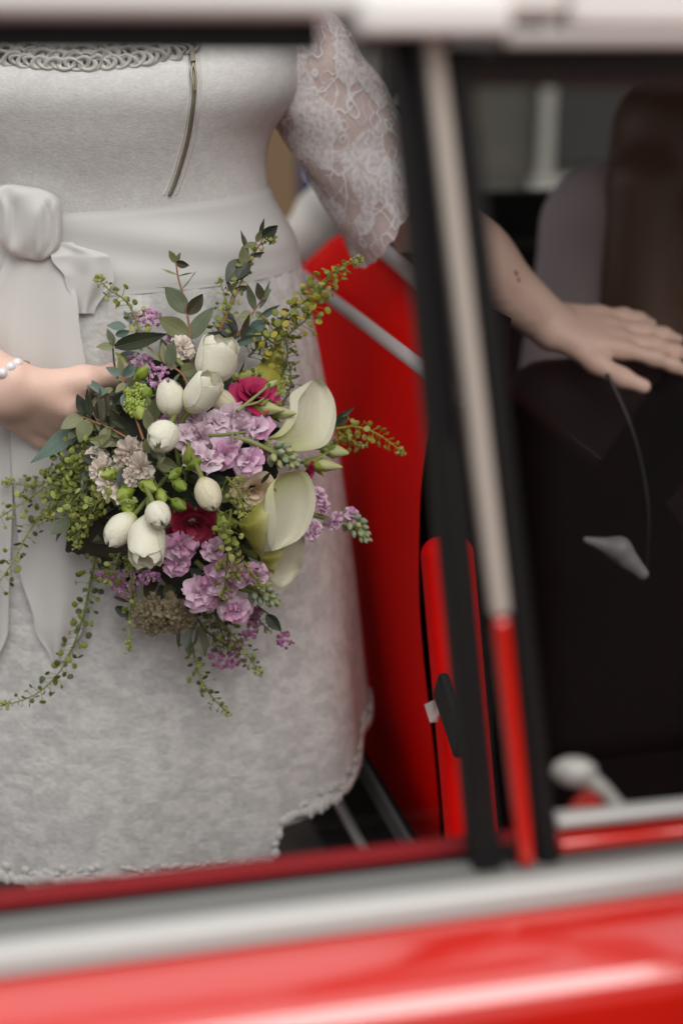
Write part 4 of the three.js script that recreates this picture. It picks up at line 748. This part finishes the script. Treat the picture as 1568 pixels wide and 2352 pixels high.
// green buds
for (const [x, y, w, h, dx, dy] of [[341, 1118, 38, 46, 0.8, 0.3], [371, 1140, 34, 40, 0.4, 0.7], [413, 1114, 36, 44, 0.7, 0.5], [412, 1160, 38, 42, 0.7, 0.4], [288, 1132, 38, 42, -0.6, 0.5], [296, 1164, 42, 44, 0.1, 0.9], [326, 858, 34, 46, 0.6, -0.5], [432, 1048, 26, 50, 0.2, -0.9], [446, 1066, 26, 46, 0.7, -0.4], [258, 1090, 32, 50, -0.9, 0.1], [402, 1088, 26, 34, -0.4, 0.4], [338, 905, 30, 36, 0.3, -0.5], [322, 948, 34, 34, 0.2, 0.6]]) bud(x, y, dx, dy, w, h, pick(G.bud), budGeo, 0.8, -0.008);
for (const [x, y, w, h, dx, dy, dt] of [[768, 1036, 34, 66, 0.98, 0.15, 0.016], [742, 1068, 40, 84, 0.97, 0.12, 0.012], [612, 938, 34, 70, 0.96, 0.12, -0.006], [642, 948, 38, 72, 0.9, 0.05, 0.0], [622, 884, 18, 34, 0.8, -0.5, -0.012], [512, 1205, 24, 60, 0.3, 0.95, -0.02]]) bud(x, y, dx, dy, w, h, G.budPale, longBud, 0.1, dt);
stemOf([[545, 945], [575, 920], [612, 890]], 0.0018, 0.0013, G.stemPale, -0.014); stemOf([[560, 932], [590, 925], [606, 915]], 0.0012, 0.0009, G.stemPale, -0.014); stemOf([[470, 1150], [500, 1170], [512, 1190]], 0.0014, 0.001, G.stem, -0.018);
cluster('seed_head', 318, 920, 62, 78, 46, 15, [G.seed, G.bud[0], G.bud[1]], -0.008, 20); cluster('seed_head', 296, 1150, 40, 26, 22, 8, [G.pennyPale, G.seed], -0.018, 10);
// tiny pink purple blossoms
for (const [x, y, w, h, n, dt, dk] of [[335, 735, 74, 62, 60, 0.012, 0], [402, 778, 40, 50, 30, 0.01, 0], [322, 830, 60, 34, 36, 0.004, 0], [362, 862, 58, 56, 50, -0.002, 0], [394, 968, 64, 26, 34, -0.004, 0], [302, 1328, 62, 40, 44, 0.004, 0], [344, 1326, 54, 28, 36, 0.0, 0], [284, 1352, 54, 44, 46, 0.004, 0], [250, 1322, 50, 34, 30, 0.006, 0], [656, 1470, 40, 38, 34, 0.012, 1], [516, 1508, 78, 56, 70, 0.03, 1], [584, 1428, 30, 40, 26, 0.014, 1], [575, 1455, 34, 24, 20, 0.016, 1], [540, 1478, 40, 30, 24, 0.024, 1], [590, 1405, 26, 20, 16, 0.014, 1]]) cluster('waxflower_cluster', x, y, w, h, n, 8.5, dk ? [G.waxDark, G.wax[2]] : G.wax, dt);
stemOf([[590, 1390], [625, 1420], [652, 1462]], 0.0009, 0.0006, G.stemDark, 0.012);
// pennycress
const PG = [G.penny, G.pennyPale], PD_ = [G.pennyDark, G.penny], PY = [G.pennyGold, G.penny];
pennycress([[325, 805], [315, 740], [288, 690], [250, 664], [222, 634]], 34, 14, PG, 0.006, 30, G.stem, 22);
pennycress([[500, 765], [530, 690], [560, 612], [600, 560], [632, 548]], 46, 13, PG, 0.012, 24, G.stem, 24);
pennycress([[470, 860], [490, 790], [520, 720], [505, 640]], 30, 11, PG, 0.02, 30, G.stemPale, 8);
pennycress([[590, 805], [650, 735], [705, 685], [760, 630], [832, 592]], 70, 17, PY, 0.012, 32, G.penny, 26);
pennycress([[600, 830], [660, 770], [715, 720], [748, 650], [790, 612]], 70, 15, PY, 0.02, 36, G.penny, 10);
pennycress([[570, 820], [620, 770], [680, 720]], 40, 10, PD_, 0.02, 36, G.stemDark, 8); pennycress([[640, 880], [660, 820], [655, 770]], 30, 10, PD_, 0.026, 34, G.stemDark, 4); pennycress([[650, 930], [668, 880], [664, 830]], 26, 12, PD_, 0.034, 30, G.stem, 4);
pennycress([[770, 985], [815, 980], [860, 994], [895, 1016], [926, 1042]], 34, 14, [G.pennyGold, G.pennyPale], 0.012, 26, G.pennyGold, 20); pennycress([[775, 992], [805, 1010], [836, 1024]], 26, 13, PG, 0.016, 22, G.pennyGold, 14);
pennycress([[250, 990], [190, 1050], [120, 1105], [60, 1150], [0, 1188], [-60, 1225]], 62, 15, PG, 0.004, 40, G.stemPale, 0);
pennycress([[200, 1090], [130, 1110], [70, 1116], [10, 1106]], 44, 14, PG, 0.016, 34, G.stemPale, 22);
pennycress([[290, 1070], [220, 1112], [160, 1140], [110, 1190]], 60, 16, PG, -0.002, 40, G.stemPale, 30);
for (let i = 0; i < 9; i++) { const x = rr(150, 235), y = rr(1030, 1120); pennycress([[x + 60, y - rr(10, 50)], [x, y], [x - rr(40, 80), y + rr(40, 90)]], 34, rr(13, 17), i % 3 ? PG : PD_, rr(0, 0.02), 36, i % 2 ? G.stem : G.stemPale, 10); }
pennycress([[280, 1120], [230, 1150], [195, 1185], [176, 1255]], 54, 16, PG, -0.006, 30, G.stemPale, 20);
pennycress([[230, 1140], [190, 1190], [160, 1235]], 30, 15, PG, 0.0, 26, G.stem, 14);
pennycress([[100, 1170], [62, 1230], [30, 1290], [0, 1335], [-40, 1400]], 34, 15, PD_, 0.012, 34, G.stemPale, 0);
pennycress([[218, 1280], [206, 1345], [190, 1420], [170, 1480], [140, 1540], [90, 1590], [40, 1612], [-10, 1622]], 78, 15, PD_, 0.006, 34, G.stem, 14);
pennycress([[302, 1270], [303, 1340], [298, 1420], [296, 1495]], 34, 12, PG, -0.002, 24, G.stemPale, 22); pennycress([[275, 1270], [262, 1310], [240, 1335]], 22, 14, PG, 0.0, 26, G.stemPale, 6);
pennycress([[438, 1470], [452, 1530], [476, 1585], [524, 1640]], 34, 13, PD_, 0.014, 30, G.stem, 18); pennycress([[500, 1420], [545, 1470], [572, 1510], [600, 1548]], 38, 13, PD_, 0.012, 30, G.stem, 18); pennycress([[440, 1400], [475, 1450], [530, 1490]], 36, 13, PD_, 0.02, 34, G.stemDark, 6); pennycress([[490, 1390], [505, 1440], [520, 1480]], 30, 13, PD_, 0.024, 34, G.stemDark, 6); pennycress([[560, 1400], [590, 1420], [620, 1450]], 20, 11, PD_, 0.02, 30, G.stemDark, 4);
pennycress([[530, 1170], [528, 1230], [536, 1290], [545, 1330]], 34, 13, PG, -0.03, 34, G.penny, 16); pennycress([[512, 1200], [522, 1260], [518, 1330], [512, 1370]], 26, 13, PG, -0.028, 30, G.penny, 10); pennycress([[520, 1095], [548, 1130], [560, 1185]], 26, 12, PG, -0.018, 30, G.penny, 26); pennycress([[560, 1290], [580, 1320], [600, 1345]], 16, 9, PG, -0.016, 20, G.pennyPale, 14);
pennycress([[540, 890], [570, 870], [600, 862]], 36, 16, PG, 0.012, 30, G.stem, 4); pennycress([[600, 930], [640, 905], [655, 880]], 20, 10, PD_, -0.004, 26, G.stemPale, 4);
// eucalyptus sprigs, leaf by leaf: [x0, y0, x1, y1, colour set, shape, lean, roll]
function sprig(stemPts, leaves, dt, stemMat = G.stemRed, r = 0.0013) {
  const o = grp('eucalyptus_sprig'); inG(o, bq('stem', tube(stemPts.map(q => Q(q[0], q[1], dt)), r, r * 0.6, 24, 6), stemMat, o));
  for (const [a, b, c, d, set, kind = 'oval', lean = 0, roll = 0, k = 0] of leaves) leaf(a, b, c, d, pick(G[set]), kind, lean, roll, dt + k, o);
  return o;
}
sprig([[436, 800], [436, 765], [430, 720], [420, 675], [410, 640], [404, 600]], [[434, 772, 362, 734, 'euc', 'oval', 0.1, 0.2], [438, 778, 488, 706, 'euc', 'oval', 0.1, -0.3], [430, 720, 376, 663, 'euc', 'oval', 0.0, 0.3], [432, 722, 464, 672, 'dark', 'oval', 0.1, 0.5], [418, 668, 360, 658, 'teal', 'slim', 0.1, 0.8], [418, 666, 456, 628, 'teal', 'slim', 0.1, -0.8], [408, 632, 369, 622, 'euc', 'lance', 0.1, 0.9], [408, 634, 447, 622, 'teal', 'slim', 0, 0.8], [404, 604, 438, 608, 'dark', 'oval', 0.1, 0.5], [404, 604, 388, 577, 'euc', 'oval', 0.3, 0.3], [405, 604, 415, 582, 'euc', 'oval', 0.4, -0.2]], 0.002);
sprig([[500, 770], [540, 680], [575, 600], [606, 545]], [[600, 548, 638, 516, 'dark', 'oval', 0.1, 0.4], [596, 545, 604, 500, 'dark', 'lance', 0, 0.6], [590, 560, 560, 575, 'euc', 'oval', 0.2, 0.4], [570, 580, 548, 530, 'dark', 'lance', 0, 0.7], [565, 600, 520, 650, 'dark', 'round', 0.1, 0.1], [572, 598, 548, 648, 'dark', 'oval', 0.2, 0.2], [575, 590, 610, 575, 'dark', 'lance', 0.1, 0.6], [560, 610, 555, 565, 'euc', 'oval', 0.3, 0.4], [540, 680, 515, 640, 'dark', 'lance', 0.1, 0.4], [540, 665, 575, 660, 'dark', 'oval', 0.1, 0.5], [590, 556, 600, 530, 'euc', 'oval', 0.3, 0.2]], 0.01);
sprig([[520, 800], [560, 750], [590, 705], [612, 672]], [[585, 712, 562, 650, 'euc', 'lance', 0.2, 0.3], [588, 716, 612, 745, 'euc', 'oval', 0.3, 0.2], [582, 722, 545, 735, 'euc', 'round', 0.3, 0.2], [600, 690, 590, 650, 'dark', 'oval', 0.3, 0.3], [604, 690, 622, 664, 'euc', 'oval', 0.3, -0.4], [596, 708, 624, 642, 'teal', 'lance', -0.1, 0.8], [590, 735, 638, 690, 'teal', 'lance', -0.1, 0.8], [575, 760, 612, 738, 'teal', 'round', 0.2, 0.2], [560, 760, 600, 770, 'teal', 'round', 0.1, 0.4], [545, 770, 520, 705, 'dark', 'lance', 0.2, 0.3], [550, 775, 490, 740, 'dark', 'oval', 0.2, 0.3], [555, 778, 575, 720, 'dark', 'lance', 0.3, 0.2], [540, 790, 608, 760, 'teal', 'lance', 0.1, 0.6], [530, 790, 470, 770, 'dark', 'oval', 0.3, 0.2], [520, 795, 545, 760, 'dark', 'oval', 0.3, 0.1]], 0.014);
sprig([[440, 900], [418, 858], [385, 835], [345, 800]], [[386, 838, 374, 788, 'euc', 'oval', 0.2, 0.3], [392, 842, 398, 782, 'euc', 'oval', 0.2, -0.2], [416, 856, 456, 842, 'euc', 'round', 0.2, 0.1], [384, 832, 348, 805, 'euc', 'oval', 0.1, 0.4], [414, 858, 390, 890, 'euc', 'lance', 0.2, 0.6], [428, 870, 455, 895, 'teal', 'oval', 0.3, 0.2]], -0.004);
leaf(264, 796, 392, 768, G.dark[0], 'lance', 0.25, 0.25, -0.008).scale.multiplyScalar(1.02);
sprig([[290, 900], [268, 860], [260, 800], [262, 770]], [[262, 796, 222, 800, 'euc', 'oval', 0.2, 0.3], [262, 792, 248, 756, 'euc', 'oval', 0.2, 0.3], [266, 770, 300, 760, 'teal', 'oval', 0.1, 0.3], [266, 810, 300, 838, 'bud', 'lance', 0.3, 0.4], [270, 822, 322, 812, 'teal', 'oval', 0, 0.3], [290, 752, 246, 752, 'teal', 'oval', 0, 0.4], [300, 740, 285, 715, 'teal', 'oval', 0, 0.2]], 0.008, G.stemDark);
sprig([[330, 1010], [305, 940], [285, 900], [282, 870], [278, 845]], [[280, 862, 244, 846, 'teal', 'oval', 0.2, 0.3], [284, 862, 328, 846, 'teal', 'oval', 0.2, -0.2], [280, 856, 276, 822, 'euc', 'oval', 0.2, 0.3], [286, 866, 300, 836, 'teal', 'oval', 0.2, 0.3], [290, 880, 316, 905, 'teal', 'round', 0.2, 0.2], [288, 880, 268, 905, 'euc', 'oval', 0.3, 0.3], [296, 890, 334, 872, 'euc', 'oval', 0.2, 0.3], [320, 870, 330, 838, 'euc', 'oval', 0.3, 0.2], [322, 876, 344, 892, 'teal', 'oval', 0.3, 0.1], [280, 870, 262, 880, 'euc', 'lance', 0.4, 0.3], [300, 900, 290, 945, 'teal', 'round', 0.2, 0.1]], -0.004, G.stemRed);
sprig([[260, 1000], [250, 940], [230, 900], [182, 862]], [[250, 910, 180, 860, 'teal', 'lance', 0.1, 0.3], [256, 920, 276, 990, 'teal', 'lance', 0.2, 0.4], [240, 910, 250, 960, 'dark', 'oval', 0.3, 0.2], [260, 930, 300, 900, 'dark', 'oval', 0.2, 0.2]], 0.006, G.stemDark);
sprig([[300, 1010], [255, 985], [215, 968], [180, 950], [172, 938]], [[192, 955, 144, 992, 'euc', 'oval', 0.2, 0.3], [206, 964, 185, 1015, 'euc', 'round', 0.3, 0.2], [220, 970, 258, 992, 'euc', 'oval', 0.2, 0.2], [198, 954, 178, 906, 'dark', 'oval', 0.1, 0.2], [208, 958, 200, 892, 'dark', 'lance', 0.1, 0.3], [224, 962, 250, 902, 'dark', 'oval', 0.1, 0.2], [236, 968, 232, 890, 'dark', 'lance', 0.1, 0.3], [172, 940, 164, 906, 'dark', 'oval', 0.1, 0.4], [170, 938, 144, 932, 'euc', 'oval', 0.2, 0.3], [250, 980, 240, 1030, 'euc', 'oval', 0.3, 0.3], [270, 990, 310, 1012, 'dark', 'oval', 0.2, 0.2], [245, 985, 290, 1005, 'euc', 'lance', 0.4, 0.4], [180, 985, 160, 1015, 'euc', 'oval', 0.4, 0.2]], -0.006, G.stemRed);
for (let i = 0; i < 26; i++) { const x = rr(175, 290), y = rr(880, 1030), b = rr(2.2, 4.4), n = rr(34, 62); leaf(x, y, x + Math.cos(b) * n, y + Math.sin(b) * n, pick(rnd() < 0.6 ? G.dark : G.euc), pick(['oval', 'lance', 'oval']), rr(0, 0.4), rr(-0.5, 0.5), rr(0.0, 0.02), bouquet, 'filler_leaf'); }
leaf(208, 962, 88, 1062, G.teal[1], 'lance', 0.0, 0.25, 0.012).scale.multiplyScalar(1.1);
sprig([[350, 1040], [345, 990], [352, 960], [352, 930]], [[350, 965, 340, 910, 'euc', 'oval', 0.2, 0.3], [354, 965, 364, 912, 'euc', 'oval', 0.2, -0.2], [352, 970, 372, 985, 'euc', 'round', 0.3, 0.1], [346, 990, 335, 940, 'euc', 'oval', 0.2, 0.3], [355, 960, 350, 1000, 'euc', 'oval', 0.3, 0.2]], -0.002, G.stemRed);
for (const [a, b, c, d, set, kind, lean, roll, dt] of [[372, 1035, 372, 1068, 'euc', 'oval', 0.3, 0, -0.006], [425, 1062, 478, 1052, 'euc', 'oval', 0.3, 0.2, 0.004], [430, 1056, 428, 1096, 'dark', 'oval', 0.3, 0.2, 0.004], [362, 1060, 420, 1078, 'euc', 'oval', 0.3, 0.1, 0.006], [350, 1048, 385, 1020, 'euc', 'round', 0.4, 0.2, -0.008], [340, 1040, 350, 1000, 'euc', 'round', 0.4, 0.1, -0.008], [236, 1066, 188, 1048, 'dark', 'oval', 0.2, 0.2, -0.004], [282, 1075, 276, 1120, 'dark', 'oval', 0.3, 0.2, -0.01], [200, 1070, 196, 1140, 'dark', 'lance', 0.2, 0.2, -0.004], [168, 1195, 120, 1230, 'euc', 'oval', 0.1, 0.4, 0.006], [150, 1200, 128, 1245, 'dark', 'lance', 0.2, 0.4, 0.004],
  [612, 1412, 650, 1448, 'dark', 'oval', 0.1, 0.2, 0.006], [448, 1440, 432, 1500, 'dark', 'oval', 0.1, 0.3, 0.004], [452, 1440, 474, 1508, 'dark', 'oval', 0.1, 0.1, 0.002], [412, 1440, 408, 1495, 'dark', 'lance', 0, 0.6, 0.01], [765, 968, 815, 936, 'dark', 'lance', 0.1, 0.2, 0.02], [762, 985, 800, 955, 'dark', 'oval', 0.1, 0.2, 0.024], [265, 1395, 310, 1415, 'dark', 'oval', 0.1, 0.3, 0.006], [262, 1370, 300, 1385, 'dark', 'lance', 0.1, 0.3, 0.008], [600, 1095, 560, 1060, 'dark', 'lance', 0.1, 0.2, 0.02], [590, 1265, 560, 1240, 'dark', 'oval', 0.1, 0.2, 0.02], [600, 1110, 622, 1080, 'dark', 'lance', 0.3, 0.5, -0.02]]) leaf(a, b, c, d, pick(G[set]), kind, lean, roll, dt);
// the broad dark leaf below the left side
{ const pt = (u, v) => Q(lerp(lerp(165, 320, u), lerp(150, 300, u), v), lerp(1165, lerp(1266, 1282, Math.sin(u * 2.2)), v) + 3 * Math.sin(u * 40) * v, 0.014 + 0.01 * Math.sin(u * 3)); bq('broad_leaf', grid(20, 10, pt), G.kraft); }

scene.traverse(o => { if (o.isMesh) { o.castShadow = o.receiveShadow = true; } });
renderer.render(scene, camera);
